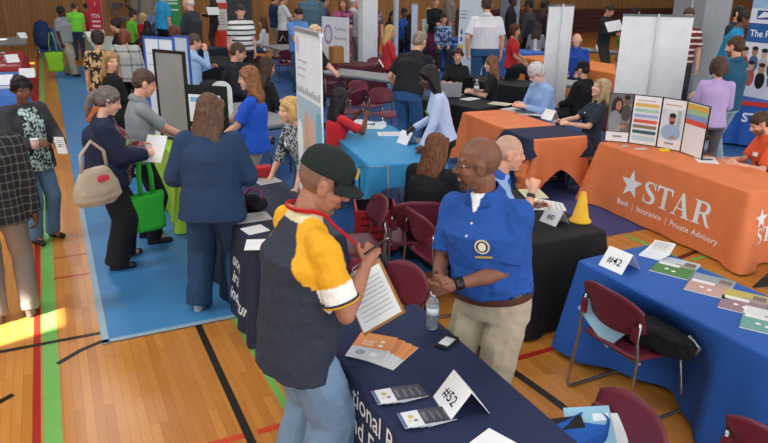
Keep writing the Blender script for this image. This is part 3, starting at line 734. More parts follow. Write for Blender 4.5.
def tote(x, y, z, rot, label, col, w=.33, h=.36, d=.14, strap=.22, name='tote_bag', cat='bag', rough=.6, extra=None):
    t = empty(name, (x, y, z), R(rot), label, cat); m = fab(col, bump=.3); b = MB(); vs = []; fs = []; n = 28; L = 9
    for j in range(L+1):
        k = j/L; hw = w/2*(.90+.10*k+.03*math.sin(k*9)); hd = d/2*(1.0-.45*k)+.006
        for i in range(n):
            a = 2*math.pi*i/n; cx = math.copysign(abs(math.cos(a))**.45, math.cos(a)); cy = math.copysign(abs(math.sin(a))**.55, math.sin(a))
            vs.append((hw*cx+.006*math.sin(i*2.3+j), hd*cy+.006*math.sin(i*1.7+j*1.3), h*k+.004*math.sin(i*1.1)))
    for j in range(L):
        for i in range(n): fs.append((j*n+i, j*n+(i+1) % n, (j+1)*n+(i+1) % n, (j+1)*n+i))
    fs.append(tuple(range(n))[::-1]); k0 = len(vs)
    for i in range(n): v = Vector(vs[L*n+i]); vs.append((v.x*.93, v.y*.85, v.z-.03))
    for i in range(n): fs.append((L*n+i, L*n+(i+1) % n, k0+(i+1) % n, k0+i))
    fs.append(tuple(k0+i for i in range(n)))
    b.add(vs, fs, m, True); b.build('bag_body', t)
    if strap:
        for q in (-1, 1):
            b = MB(); b.tube([(-w*.2, q*d*.22, h-.05), (-w*.19, q*d*.2, h+strap*.45), (-w*.08, q*d*.06, h+strap*.95), (w*.08, q*d*.06, h+strap*.95), (w*.19, q*d*.2, h+strap*.45), (w*.2, q*d*.22, h-.05)], .011, m, 6); b.build('handle', t)
    if extra: extra(t, w, h, d)
    return t
def laptop(x, y, z, rot, label, col='#18191b', screen='#24303c', ang=105, w=.34):
    t = empty('laptop', (x, y, z), R(rot), label, 'laptop'); b = MB(); b.box((0, 0, .01), (w, .24, .018), mat(col, .4), bev=.004); b.box((0, .02, .0198), (w*.86, .12, .001), mat('#2c2d30', .5)); b.build('keyboard', t)
    b = MB(); M_ = Matrix.Translation((0, .12, .018))@Matrix.Rotation(R(ang-90)*-1, 4, 'X'); b.box((0, 0, .115), (w, .012, .23), mat(col, .4), bev=.004); b.box((0, -.0065, .118), (w*.9, .001, .19), mat(screen, .3)); b.build('screen', t, M_)
    return t
# ---------------------------------------------------------------- cloth-covered tables
navy = mat('#1f2b4d', .8, bump=.35, bscale=9.); orange = mat('#df7d4a', .6, bump=.25, bscale=7.); royal = mat('#2158aa', .65, bump=.3, bscale=8.)
black = mat('#141518', .8, bump=.3, bscale=8.); teal = mat('#2f8fc4', .5, bump=.25, bscale=6.); lime = mat('#9cc83a', .6, bump=.3); red = mat('#c03325', .65, bump=.3); maroon = mat('#55202b', .7, bump=.3); lightblue = mat('#4470bd', .65, bump=.3)
ink = mat('#e8ecee', .6)
T52 = table_with_cloth(1.40, 2.165, 1.83, .66, -90, .70, navy, 'navy tablecloth with large white serif words and a round seal', tl='folding table at the bottom centre under the lettered navy cloth', fl=.02, amp=.015, front_calm=.15)
folding_table(3.38, 2.27, 1.83, .63, 91.5, 'folding table under the royal blue tablecloth', TOP-.003)
T42 = Cloth(3.38, 2.27, 1.86, .66, 91.5, TOP, .69, fl=.03, amp=.035, lam=.3, ph=1.)
T42.push = [(3.18, .48, .26)]; T42.build(royal, 'royal blue tablecloth with colourful magazines laid out on it')
NV2 = table_with_cloth(1.43, 5.2, 1.83, .72, -90, .73, mat('#242a40', .6, bump=.35, bscale=9.), 'dark navy tablecloth with white script lettering, by the woman in the navy hoodie', 'folding table beside the woman in the navy hoodie', fl=.04, amp=.03, lam=.3) if 0 else table_with_cloth(1.43, 5.2, 1.83, .72, -90, .73, mat('#242a40', .6, bump=.35, bscale=9.), 'dark navy tablecloth with white script lettering beside the woman in the navy hoodie', 'folding table beside the woman in the navy hoodie', fl=.04, amp=.03, lam=.3)
BLK = table_with_cloth(3.27, 4.45, 1.83, .70, 90, .72, black, 'plain black tablecloth under a yellow cone', fl=.04, amp=.025)
STAR = table_with_cloth(5.985, 4.79, 2.10, .76, -93.8, .725, orange, 'bright orange tablecloth with a white star and the word STAR', fl=.055, amp=.05, lam=.42, front_calm=.3, cf=.12)
def od(q):   # a loose cloth, hanging lower at its corners
    L, W = 1.9, .76; q %= 2*(L+W); e = min(abs(q-c) for c in (0, L, L+W, 2*L+W, 2*(L+W))); return .40+.28*math.exp(-(e/.22)**2)+.03*math.sin(q*5)
OR2 = table_with_cloth(5.50, 7.15, 1.9, .76, -95, .68, orange, 'loose orange tablecloth knotted at its near corner, by the white-haired man', dropfn=od, fl=.05, amp=.05, lam=.35)
def od2(q):
    L, W = 1.83, .76; q %= 2*(L+W); e = min(abs(q-c) for c in (0, L, L+W, 2*L+W, 2*(L+W))); return .26+.20*math.exp(-(e/.14)**2)+.02*math.sin(q*5)
TEAL = table_with_cloth(3.30, 6.85, 1.9, .86, -98, .46, teal, 'shiny sky blue tablecloth hanging short over its table', dropfn=od2, fl=.04, amp=.05, lam=.3)
LIME = table_with_cloth(1.37, 7.55, 1.5, .74, -90, .72, lime, 'lime green tablecloth under the grey display board', fl=.04, amp=.03)
BK2 = table_with_cloth(5.70, 8.95, 1.3, .75, -72, .70, black, 'black tablecloth with a laptop and water bottle in front of the woman with the bun', 'folding table in front of the woman with the bun', fl=.03, amp=.02)
BL2 = table_with_cloth(11.35, 16.2, 3.2, .8, -76, .70, lightblue, 'bright blue tablecloth behind the man in the white polo shirt', fl=.05, amp=.03)
BL3 = table_with_cloth(11.6, 20.4, 3.4, .8, -76, .70, royal, 'blue tablecloth in front of the far group of seated people', fl=.05, amp=.03)
OR3 = table_with_cloth(11.1, 12.0, 4.2, 1.2, -92, .70, mat('#e88a3c', .6, bump=.3), 'light orange tablecloth behind the narrow white banner', fl=.05, amp=.03)
RD2 = table_with_cloth(5.9, 24.6, 1.1, .7, -20, .72, red, 'small red tablecloth with a vertical white word', fl=.03, amp=.02)
US = table_with_cloth(10.5, 7.1, 2.0, .8, -60, .70, royal, 'blue tablecloth with red trim below the group photo banner', fl=.04, amp=.02)
GN = table_with_cloth(10.0, 9.3, .9, .7, -60, .70, mat('#0f3c34', .7), 'dark green tablecloth at the foot of the wide column', fl=.03, amp=.02)
MR = table_with_cloth(-.97, 17.4, 3.6, .8, 90, .72, mat('#9c1f26', .7, bump=.3), 'dark red tablecloth crowded with white leaflets at the left edge', fl=.16, amp=.03)
BL4 = table_with_cloth(-.95, 13.6, 3.0, .8, 90, .72, mat('#3f77c9', .65, bump=.3), 'blue tablecloth with leaflets in front of the dark red one', fl=.05, amp=.03)
BL5 = table_with_cloth(.15, 27.2, .8, .8, 0, .72, mat('#1f57a8', .65, bump=.3), 'bright blue cloth hanging by the timber wall', fl=.05, amp=.05)
GR5 = table_with_cloth(1.45, 20.9, 5.0, .8, 90, .70, mat('#a8b2a6', .7), 'pale grey tablecloth behind the woman with the patterned shirt', fl=.03, amp=.02)
BK4 = table_with_cloth(3.5, 15.6, 2.0, .8, -80, .70, black, 'black tablecloth by the man resting his chin on his hand', fl=.03, amp=.02)
BK3 = table_with_cloth(3.3, 19.4, 2.4, .8, -50, .70, mat('#1d1f2b', .7), 'dark tablecloth in front of the suited white-haired man', fl=.03, amp=.02)
folding_table(5.9, 17.6, 3.0, .76, -86, 'bare grey folding table between the young man in blue and the striped shirt', group=None)
folding_table(5.7, 12.2, 2.4, .76, -64, 'bare grey folding table in front of the woman in the red top')
folding_table(2.35, 9.2, 1.8, .7, -80, 'grey table covered with papers by the man in the dark suit')
folding_table(-.95, 22.9, 2.4, .76, 90, 'bare grey folding table farthest along the left edge')
folding_table(9.0, 9.6, 1.6, .7, -60, 'grey table with papers behind the woman with blonde hair and navy tee')
folding_table(13.9, 14.6, 3.0, .7, -70, 'grey table with a plant near the man in the dark jacket')
b = MB(); b.box((0, 0, 0), (2.0, .02, .07), red); o = b.build('red_trim', US.o, Matrix.Translation(US.local(0, -.415, .71))@Matrix.Rotation(R(-60), 4, 'Z'))
letter_on(US.o, 'STATES', 0, .2, ink, US.local(-.35, -.43, .42), (math.cos(R(-60)), math.sin(R(-60)), 0), (0, 0, 1), .006)
BK5 = table_with_cloth(7.6, 10.6, 1.5, .8, -70, .70, black, 'black tablecloth under an open black laptop right of the very long-haired woman', 'folding table right of the very long-haired woman', fl=.03, amp=.02)
# --- STAR lettering
def ribbon(pts, ws):
    vs = []; fs = []
    for i, p in enumerate(pts):
        a = Vector(pts[max(i-1, 0)]); c = Vector(pts[min(i+1, len(pts)-1)]); d = (c-a).normalized(); q = Vector((-d.y, d.x))*ws[i]/2; vs += [Vector((p[0]+q.x, p[1]+q.y, 0)), Vector((p[0]-q.x, p[1]-q.y, 0))]
    for i in range(len(pts)-1): fs.append([2*i, 2*i+1, 2*i+3, 2*i+2])
    return vs, fs
def join(shapes):
    vs = []; fs = []
    for v, f in shapes: k = len(vs); vs += [Vector((p[0], p[1], 0)) for p in v]; fs += [[i+k for i in q] for q in f]
    return vs, fs
def pl(*p): return ([Vector((x, y, 0)) for x, y in p], [list(range(len(p)))])
def tr(sh, s, dx): return ([Vector((v.x*s+dx, v.y*s, 0)) for v in sh[0]], sh[1])
def cat_rom(pts, k=5):
    out = []; P_ = [pts[0]]+list(pts)+[pts[-1]]
    for i in range(1, len(P_)-2):
        for j in range(k):
            t = j/k; out.append(tuple(.5*(2*P_[i][c]+(P_[i+1][c]-P_[i-1][c])*t+(2*P_[i-1][c]-5*P_[i][c]+4*P_[i+1][c]-P_[i+2][c])*t*t+(3*P_[i][c]-P_[i-1][c]-3*P_[i+1][c]+P_[i+2][c])*t**3) for c in range(len(P_[0]))))
    return out+[tuple(pts[-1])]
sp_ = cat_rom([(.60, .76, .03), (.50, .93, .05), (.32, .965, .07), (.15, .88, .15), (.13, .72, .19), (.26, .58, .21), (.43, .46, .21), (.58, .31, .19), (.53, .12, .15), (.35, .03, .07), (.16, .07, .05), (.05, .26, .03)])
gS = join([ribbon([p[:2] for p in sp_], [p[2] for p in sp_]), pl((.585, 1.0), (.625, 1.0), (.63, .68), (.59, .68)), pl((.03, 0), (.07, 0), (.075, .33), (.03, .33))])
gT = join([pl((.32, .04), (.52, .04), (.52, .96), (.32, .96)), pl((0, .91), (.84, .91), (.84, 1), (0, 1)), pl((0, .70), (.045, .70), (.12, .92), (0, .92)), pl((.84, .70), (.795, .70), (.72, .92), (.84, .92)), pl((.22, 0), (.62, 0), (.62, .055), (.22, .055))])
gA = join([pl((.11, .03), (.17, .03), (.46, .93), (.42, 1)), pl((.42, 1), (.52, 1), (.86, .03), (.65, .03), (.39, .8)), pl((.24, .29), (.66, .29), (.66, .35), (.26, .35)), pl((0, 0), (.27, 0), (.27, .05), (0, .05)), pl((.54, 0), (.94, 0), (.94, .05), (.54, .05))])
bo = cat_rom([(.3, .955), (.52, .95), (.66, .86), (.68, .74), (.62, .58), (.48, .505), (.3, .50)])
gR = join([pl((.10, .03), (.30, .03), (.30, .98), (.10, .98)), ribbon(bo, [.07+.12*math.sin(math.pi*i/(len(bo)-1))**2 for i in range(len(bo))]), pl((.40, .50), (.58, .52), (.82, .06), (1.0, 0), (.70, 0)), pl((0, 0), (.40, 0), (.40, .05), (0, .05)), pl((0, .95), (.3, .95), (.3, 1), (0, 1))])
def star_shape(r):
    pts = [(r*(1 if i % 2 == 0 else .42)*math.sin(math.pi*i/5), r*(1 if i % 2 == 0 else .42)*math.cos(math.pi*i/5)) for i in range(10)]
    return [Vector((0, 0, 0))]+[Vector((x, y, 0)) for x, y in pts], [[0, 1+(i+1) % 10, 1+i] for i in range(10)]
STAR.write('', .65, .335, 0, ink, 'star_emblem', shape=star_shape(.165))
k = .235; wd = join([tr(gS, k, 0), tr(gT, k, .17), tr(gA, k*1.04, .375), tr(gR, k, .625)])
wd = ([Vector((v.x*1.13, v.y, 0)) for v in wd[0]], wd[1])
for g_, x_, k_ in ((gS, 0, 1), (gT, .17, 1), (gA, .375, 1.04), (gR, .625, 1)): STAR.write('', .85, .465, 0, ink, 'letter', shape=([Vector((v.x*1.10, v.y, 0)) for v in tr(g_, k*k_, x_)[0]], g_[1]))
STAR.write('Bank  |  Insurance  |  Private Advisory', .49, .59, .086, ink, 'lettering', .0008, space=1.06)
STAR.write('', 2.10+.17, .27, 0, ink, 'star_emblem', shape=star_shape(.10)); STAR.write('', 2.10+.10, .50, 0, ink, 'lettering', shape=([v*.62 for v in wd[0]], wd[1]))
# navy cloth: serif-like words and the seal
def serif(txt, size):
    vs, fs = text_mesh(txt, size, size*.004); return [Vector((v.x*.92, v.y, 0)) for v in vs], fs
T52.write('', .59, .120, 0, ink, shape=serif('tional R', .152)); T52.write('', .59, .262, 0, ink, shape=serif('nd E', .152))
def disc(r, n=28, r0=0): 
    if r0: return [Vector((a*math.cos(2*math.pi*i/n), a*math.sin(2*math.pi*i/n), 0)) for a in (r0, r) for i in range(n)], [[i, n+i, n+(i+1) % n, (i+1) % n] for i in range(n)]
    return [Vector((r*math.cos(2*math.pi*i/n), r*math.sin(2*math.pi*i/n), 0)) for i in range(n)], [list(range(n))]
T52.write('', .66, .43, 0, mat('#a9803c', .5), 'seal_ring', shape=disc(.105, r0=.088)); T52.write('', .66, .43, 0, mat('#7fa9c4', .5), 'seal', shape=disc(.085))
NV2.write('', 1.33, .30, 0, ink, shape=text_mesh('uon', .15, .002, .4)); NV2.write('', 1.33, .44, 0, ink, shape=text_mesh('iral', .15, .002, .4)); NV2.write('', 1.28, .59, 0, ink, shape=text_mesh('indutur', .15, .002, .4))
RD2.write('', .44, .62, 0, ink, shape=([Vector((-v.y+.1, v.x, 0)) for v in text_mesh('DIREC', .17, .004)[0]], text_mesh('DIREC', .17, .004)[1]))
# the knotted corner of the loose orange cloth and the navy cloth laid over it
def drape(label, pts, rs, m, name='tablecloth', cat='tablecloth', parent=None):
    V = Vol(); V.chain(pts, rs, 14); o = V.skin(name, .008, 3, parent, [m], disp=.07, dscale=.09)
    return tag(o, label, cat) if parent is None else o
drape('', [OR2.local(.84, -.42, .58), OR2.local(.86, -.47, .42), OR2.local(.90, -.49, .28), OR2.local(.90, -.47, .08)], [.05, .095, .085, .05], orange, 'knot', parent=OR2.o)
NVC = Cloth(5.44, 6.56, .62, .84, -95, TOP+.006, .26, fl=.07, amp=.02, lam=.3).build(mat('#1c2740', .75, bump=.4, bscale=10.), 'navy cloth laid over the near end of the loose orange tablecloth', lambda q: .16+.10*math.sin(q*3.5)**2)
# ---------------------------------------------------------------- items on the tables
Z = TOP+.002
def A(px, py, z=Z): return at(px, py, z)
# table with #52
p = A(461, 405); tent_card(p.x, p.y, Z, -98, 'white folded card reading #52 on the navy tablecloth', '#52', .19, .125, .19, 'folded number cards with readable numbers')
p = A(432, 328); bottle(p.x, p.y, Z, 'clear plastic water bottle standing on the navy tablecloth by the man in the blue polo')
t = empty('mobile_phone', tuple(A(447, 343)), R(-60), 'black mobile phone with a lit screen lying on the navy tablecloth', 'phone'); b = MB(); b.poly(rrect(.075, .145, .012), .011, mat('#1a1b1e', .3)); b.build('phone_body', t); b = MB(); b.box((0, -.002, .0115), (.055, .085, .001), mat('#dfe6ea', .2)); b.build('screen', t)
fl = [('#d98239', 0), ('#dd8a3e', 7), ('#d17a33', 14), ('#df8d45', 21)]
for i, (c, a) in enumerate(fl):
    p = A(389-i*2.5, 353); sheet('brochure', 'brochure', 'orange and grey brochure in the fanned pile on the navy tablecloth', p.x-.008*i, p.y+.02*i, Z+.003*i, -58+a*.7, .20, .25, '#e4e2dc', [(.0, .42, 1, 1, c), (.02, .02, .98, .42, '#c6ccd2'), ('o', .3, .22, .13, '#8f9aa6'), ('o', .66, .2, .10, '#e8e8ea'), ('o', .7, .56, .07, '#e9d9c8'), ('o', .7, .72, .06, '#efe6dc'), (.2, .52, .52, .55, '#f4e4d0'), (.2, .6, .5, .62, '#f4e4d0'), (.2, .66, .55, .68, '#f4e4d0')], group='fanned orange brochures')
for nm, (px, py) in (('upper', (403, 396)), ('lower', (430, 419))):
    for i in range(4):
        p = A(px+i*7-14, py-i*1.6+3); sheet('leaflet', 'leaflet', 'small dark and white leaflet in the %s fanned row on the navy tablecloth' % nm, p.x, p.y, Z+.0045*(4-i), -8+2*i, .135, .105, '#dfe3e6', [(.0, 0, .10, 1, '#5a6894'), (.66, 0, 1, 1, '#3b3c46'), (.72, .2, .84, .8, '#6a6d76'), ('o', .35, .62, .09, '#c9b35c'), ('o', .45, .35, .07, '#7d7d84'), ('o', .26, .34, .06, '#d8c9a6')], group='%s row of leaflets beside the #52 card' % nm)
p = A(492, 440); sheet('paper', 'paper', 'white paper corner at the bottom edge of the navy tablecloth', p.x, p.y-.05, Z, 20, .14, .2)
# table with #42
p = A(619, 267); tent_card(p.x, p.y, Z, -84, 'white folded card reading #42 at the end of the royal blue tablecloth', '#42', .19, .12, .18, 'folded number cards with readable numbers')
p = A(655, 253)
for i in range(5): sheet('leaflet', 'leaflet', 'pale printed leaflet in the stack behind the #42 card', p.x+.01*i, p.y-.004*i, Z+.009*i, -66+2*i, .14, .24, '#e9ebec', lines(.1, .9, .1, .9, 8, '#a9b1b8'), th=.008, group='stacked pale leaflets behind the #42 card')
mg = [((675, 268), 'green magazine with a white-flowered field on its cover', '#3f7a35', '#b9c6cf'), ((710, 286), 'magazine with a pinkish path on its cover', '#b9958a', '#8d9aa0'), ((744, 303), 'magazine with a yellow and brown landscape on its cover', '#8c6f7a', '#b9ab4f'), ((766, 322), 'teal magazine at the right edge of the royal blue tablecloth', '#5f9a94', '#d7dadb')]
for i, ((px, py), lb, c, c2) in enumerate(mg):
    p = A(px, py); sheet('magazine', 'magazine', lb+' on the royal blue tablecloth', p.x, p.y, Z, -64+i*2, .24, .31, '#e8e8e6', [(0, 0, 1, .64, c), (0, .64, 1, 1, c2), (.45, .56, .95, .72, '#9a938c'), (.05, .5, .6, .64, '#dfe2e0'), ('o', .35, .30, .06, '#ece9e4'), ('o', .55, .24, .06, '#ece9e4'), (.65, .7, .95, .9, '#6e5f55')], th=.006)
# chairs at #42
chair(2.99, 2.61, -89, 'maroon stacking chair with a black bag on its seat, at the royal blue table')
p = Vector((2.98, 2.62, .475)); t = empty('shoulder_bag', p, R(8), 'long black bag lying across the seat of the maroon chair', 'bag'); V = Vol(); V.loft([(.0, .07, .36, -.02), (.02, .085, .40, -.02), (.12, .085, .40, -.02), (.145, .065, .37, -.02)], Matrix.Identity(4)); V.skin('bag_body', .008, 2, t, [fab('#15161a')], disp=.02); 
b = MB(); b.tube([(.02, -.36, .15), (.03, -.43, .10), (.03, -.40, .03)], .012, mat('#9a9c9e', .3, metal=.8)); b.build('clasp', t)
sheet('folder', 'folder', 'light blue folder standing behind the backrest of the maroon chair', 2.83, 2.72, .55, 0, .30, .15, '#9cc7dc', th=.012, tilt=(R(80), R(35), R(-80)))
chair(1.80, 1.72, 80, 'maroon stacking chair holding a blue tote bag at the bottom of the picture')
c2 = chair(2.66, 1.36, -75, 'maroon stacking chair cut off at the lower right corner of the picture')
tb = tote(1.80, 1.79, .46, 8, 'blue tote bag full of folders on the maroon chair at the bottom', '#1f5bb0', .36, .26, .2, strap=0)
sheet('folder', 'folder', 'pale blue folder sticking out of the blue tote bag', 1.90, 1.80, .66, 0, .20, .22, '#8fc0d6', [(.6, .7, .95, .85, '#dfe9ee')], th=.01, tilt=(R(35), R(-6), R(-28)))
sheet('folder', 'folder', 'white folder behind the pale blue one in the blue tote bag', 1.94, 1.76, .64, 0, .2, .22, '#dfe3e6', th=.01, tilt=(R(38), R(-5), R(-34)))
sheet('notebook', 'notebook', 'black notebook in front of the folders in the blue tote bag', 1.80, 1.83, .68, 0, .15, .11, '#15171b', th=.014, tilt=(R(30), R(0), R(-14)))
# black table
p = A(580, 221); b = MB(); b.lathe([(.085, 0), (.085, .012), (.068, .016), (.023, .235), (.018, .24)], mat('#e8b52a', .45)); b.build('cone_body'); o = bpy.data.objects['cone_body']; o.name = 'sport_cone'; o.location = p; tag(o, 'yellow cone standing on the black tablecloth', 'cone')
p = A(554, 222); tent_card(p.x, p.y, Z, -82, 'white folded card with a faint number beside the yellow cone', '#0', .17, .11, .15)
for i, (px, py, r_, lb) in enumerate(((541, 203, 30, 'white paper in front of the seated bald man'), (533, 194, -20, 'yellowish paper nearest the elbow of the seated bald man'), (548, 207, 60, 'small printed paper by the folded card on the black tablecloth'))):
    p = A(px, py); sheet('paper', 'paper', lb, p.x, p.y, Z+.002*i, r_, .2, .27, '#d9dcd6' if i != 1 else '#d3cf9a', lines(.1, .9, .1, .9, 6))
p = A(481, 192); t = empty('laptop', (p.x, p.y, Z), R(60), 'open dark device between the long-haired woman in black and the man in blue', 'laptop'); b = MB(); b.box((0, 0, .01), (.3, .2, .02), dark, bev=.004); b.build('keyboard', t); b = MB(); b.box((0, .1, .09), (.3, .012, .17), dark); b.build('screen', t)
# star table display: four hinged panels
t = empty('folding_display', (0, 0, 0), 0, 'four-panel tabletop display with portraits and coloured bands on the orange table', 'display board')
tops = [A(602, 142), A(627, 146), A(652, 152), A(677, 155), A(696, 161)]
pb = [Vector((p.x, p.y, 0)) for p in (A(604, 141), A(628, 143), A(656, 147), A(680, 152), A(701, 160))]
HH = .57
for i in range(4):
    a, c = pb[i], pb[i+1]; w = (c-a).length; d = (c-a).normalized(); nrm = d.cross(Vector((0, 0, 1))); M_ = Matrix.Translation(a.lerp(c, .5)+Vector((0, 0, Z+HH/2)))@Matrix((d, Vector((0, 0, 1)), nrm)).transposed().to_4x4()
    b = MB(); b.box((0, 0, -.008), (w, HH, .014), mat('#1b1c1f', .5)); b.box((0, 0, 0), (w-.02, HH-.02, .002), mat('#eef0ef', .4))
    def bl(x0, y0, x1, y1, c_): b.box(((x0+x1)/2*(w-.02)-(w-.02)/2, (y0+y1)/2*(HH-.02)-(HH-.02)/2, .0016+.0002*bl.n), ((x1-x0)*(w-.02), (y1-y0)*(HH-.02), .0004), mat(c_, .45)); bl.n += 1
    bl.n = 0
    def ov(cx, cy, rx, ry, c_):
        n = 18; z = .0022+.0002*bl.n; bl.n += 1; b.add([((cx-.5)*(w-.02)+rx*(w-.02)*math.cos(2*math.pi*k/n), (cy-.5)*(HH-.02)+ry*(HH-.02)*math.sin(2*math.pi*k/n), z) for k in range(n)], [tuple(range(n))], mat(c_, .45))
    if i == 0:
        bl(0, .20, 1, 1, '#6d6763'); bl(.45, .4, 1, .8, '#8b8076'); ov(.78, .62, .22, .18, '#4e4541'); ov(.76, .88, .12, .09, '#7a5647'); ov(.76, .94, .13, .05, '#211a18'); ov(.36, .74, .26, .20, '#2a201e'); ov(.42, .76, .13, .10, '#a9755d'); ov(.30, .44, .26, .22, '#8c8f93'); bl(.1, .22, .6, .36, '#9a9ca0'); ov(.7, .32, .14, .04, '#b27f66'); bl(.3, .09, .7, .13, '#9aa0a4')
    if i == 1:
        for k_, c_ in enumerate(('#e4b65a', '#a8d0bb', '#9fb2dc', '#dd5f4a', '#8f7a66', '#35646a')): bl(.06, .78-.112*k_, .94, .85-.112*k_, c_); bl(.1, .755-.112*k_, .9, .765-.112*k_, '#c9cdd0')
        bl(.06, .07, .94, .17, '#bcd9dd'); bl(.1, .9, .8, .92, '#d0a08f')
    if i == 2:
        bl(.03, .2, .97, .80, '#d7dfe4'); bl(.7, .45, .85, .8, '#a9bdb9'); ov(.5, .34, .42, .17, '#9db9da'); bl(.2, .2, .8, .34, '#9db9da'); ov(.5, .60, .15, .115, '#b98468'); ov(.5, .68, .15, .05, '#33261f'); ov(.5, .54, .10, .03, '#4a352b'); ov(.6, .24, .14, .03, '#c08d72'); bl(.1, .88, .85, .90, '#d0a08f'); bl(.3, .09, .7, .13, '#9aa0a4')
    if i == 3:
        for k_, c_ in enumerate(('#e0b24d', '#9fc98f', '#8aa0d8', '#e05a45')): bl(0, .88-.10*k_, 1, .98-.10*k_, c_)
    b.build('display_panel', t, M_)
p = A(625, 146); sheet('card', 'card', 'grey printed card left of the white one in front of the portrait display', p.x, p.y, Z, 20, .1, .06, '#c9ccd0', lines(.1, .9, .1, .9, 3))
p = A(641, 149); sheet('card', 'card', 'white printed card between the grey one and the yellow pack', p.x, p.y, Z, -10, .13, .07, '#e4e6ea', lines(.1, .9, .1, .9, 3))
p = A(664, 151); t = empty('sticky_note_pack', p, R(-30), 'bright yellow pack in front of the display on the orange table', 'notes'); b = MB(); b.poly(rrect(.11, .07, .01), .022, mat('#f2c81e', .5)); b.build('note_pad', t); b = MB(); b.box((0, 0, .023), (.07, .035, .003), mat('#f7dd55', .5)); b.build('note_label', t)
p = A(706, 160); sheet('paper', 'paper', 'white paper with a pen under the hands of the man in the orange polo', p.x, p.y, Z, -40, .21, .28, '#eaecec', lines(.1, .9, .5, .9, 5)); b = MB(); b.tube([(p.x-.07, p.y+.0, Z+.01), (p.x+.05, p.y-.04, Z+.01)], .005, dark); tag(b.build('pen'), 'black pen lying on the paper on the orange table', 'pen')
p = A(703, 154); t = empty('travel_mug', p, 0, 'steel travel mug with a black lid at the right end of the portrait display', 'mug'); b = MB(); b.lathe([(.032, 0), (.036, .01), (.038, .17)], mat('#6d8091', .3, metal=.7)); b.build('mug_body', t); b = MB(); b.lathe([(.04, .165), (.04, .2), (.03, .21)], dark); b.tube([(.035, 0, .17), (.07, 0, .15), (.07, 0, .07), (.037, 0, .05)], .007, dark); b.build('mug_lid', t)
# loose orange table
for px, py, r_, lb, c in ((500, 104, 30, 'beige folder nearest the white-haired man', '#d8d2ae'), (514, 110, 10, 'printed sheet left of the grey leaflets on the loose orange cloth', '#d8dadb'), (524, 112, -20, 'grey leaflet in the middle of the loose orange cloth', '#9ea3a8'), (532, 114, 40, 'white leaflet left of the folded card on the loose orange cloth', '#e0e3e4')):
    p = A(px, py, Z); sheet('paper', 'paper', lb, p.x, p.y, Z+.002, r_, .25, .32, c, lines(.1, .9, .1, .9, 5))
p = A(550, 119); tent_card(p.x, p.y, Z, -82, 'white folded card on the loose orange tablecloth beside the navy cloth', None, .19, .13, .16)
for i, (px, py) in enumerate(((566, 121), (574, 120), (583, 123))): 
    p = A(px, py, Z+.01); t = empty('sunglasses', p, R(40*i), 'small black sunglasses %s on the navy cloth' % ('left of the other pairs', 'between the other pairs', 'right of the other pairs')[i], 'sunglasses'); b = MB()
    for q in (-1, 1): b.poly([(x+q*.035, y) for x, y in rrect(.055, .04, .015)], .004, dark)
    b.build('lenses', t); b = MB(); b.tube([(-.06, 0, .003), (-.065, .13, .006)], .003, dark); b.tube([(.06, 0, .003), (.065, .13, .006)], .003, dark); b.build('temples', t)
b = MB(); b.box((6.35, 6.35, .17), (.45, .5, .34), mat('#9a7650', .8), bev=.004); o = b.build('cardboard_box'); tag(o, 'brown cardboard box under the loose orange table', 'box')
# sky blue table
p = A(407, 143); tent_card(p.x, p.y, Z, -80, 'white folded card on the sky blue tablecloth', None, .2, .14, .16)
for px, py, r_, lb in ((372, 127, 60, 'white form in front of the woman in the red shirt'), (390, 134, 70, 'white form in the middle of the sky blue tablecloth'), (362, 122, 20, 'far white form by the raised hands of the woman in red'), (425, 141, -30, 'dark printed leaflet under the hand of the woman in the pale blue shirt')):
    p = A(px, py); sheet('paper', 'paper', lb, p.x, p.y, Z, r_, .22, .3, '#e9ebec' if px < 420 else '#6f665f', lines(.1, .9, .1, .9, 7))
p = TEAL.local(-.8, .25, Z); t = empty('tape_box', p, 0, 'small white box at the far end of the sky blue tablecloth', 'box'); b = MB(); b.box((0, 0, .03), (.12, .08, .06), white, bev=.003); b.build('box_body', t); b = MB(); b.box((0, 0, .062), (.122, .082, .006), mat('#d3d6d9', .5)); b.build('box_lid', t)
# dark navy table by the hoodie woman
for px, py, r_, w, h, lb, c in ((255, 230, 10, .17, .16, 'white card nearest the cap man on the dark navy tablecloth', '#eceeee'), (257, 245, -20, .16, .2, 'white triangular paper at the near end of the dark navy tablecloth', '#eceeee'), (252, 218, 0, .28, .2, 'pale leaflet under the white card on the dark navy tablecloth', '#c8c6c2'), (265, 180, 10, .22, .28, 'black and white leaflet by the hand of the blonde woman', '#bfc2c4')):
    p = A(px, py); sheet('paper', 'paper', lb, p.x, p.y, Z+.002, r_, w, h, c, lines(.1, .9, .1, .9, 5, '#6c6f73') if px in (265, 252) else ())
p = A(253, 203, .80); t = empty('handbag', (p.x, p.y, Z), R(-60), 'dark purple and black handbag on the dark navy tablecloth', 'bag'); V = Vol(); V.ell((0, 0, .06), (.14, .09, .06)); V.ell((.06, 0, .07), (.09, .07, .05)); V.skin('bag_body', .007, 2, t, [fab('#191320')], disp=.03); b = MB(); b.tube([(-.1, 0, .1), (-.05, .03, .16), (.05, .03, .16), (.1, 0, .1)], .01, mat('#8a2a78', .5)); b.build('handle', t)
b = MB(); p = NV2.local(-.80, .22); b.box((p.x, p.y, Z+.05), (.18, .14, .1), mat('#b0282a', .6), bev=.01); tag(b.build('gift_box'), 'red box on the table in front of the woman in the blue tee', 'box')
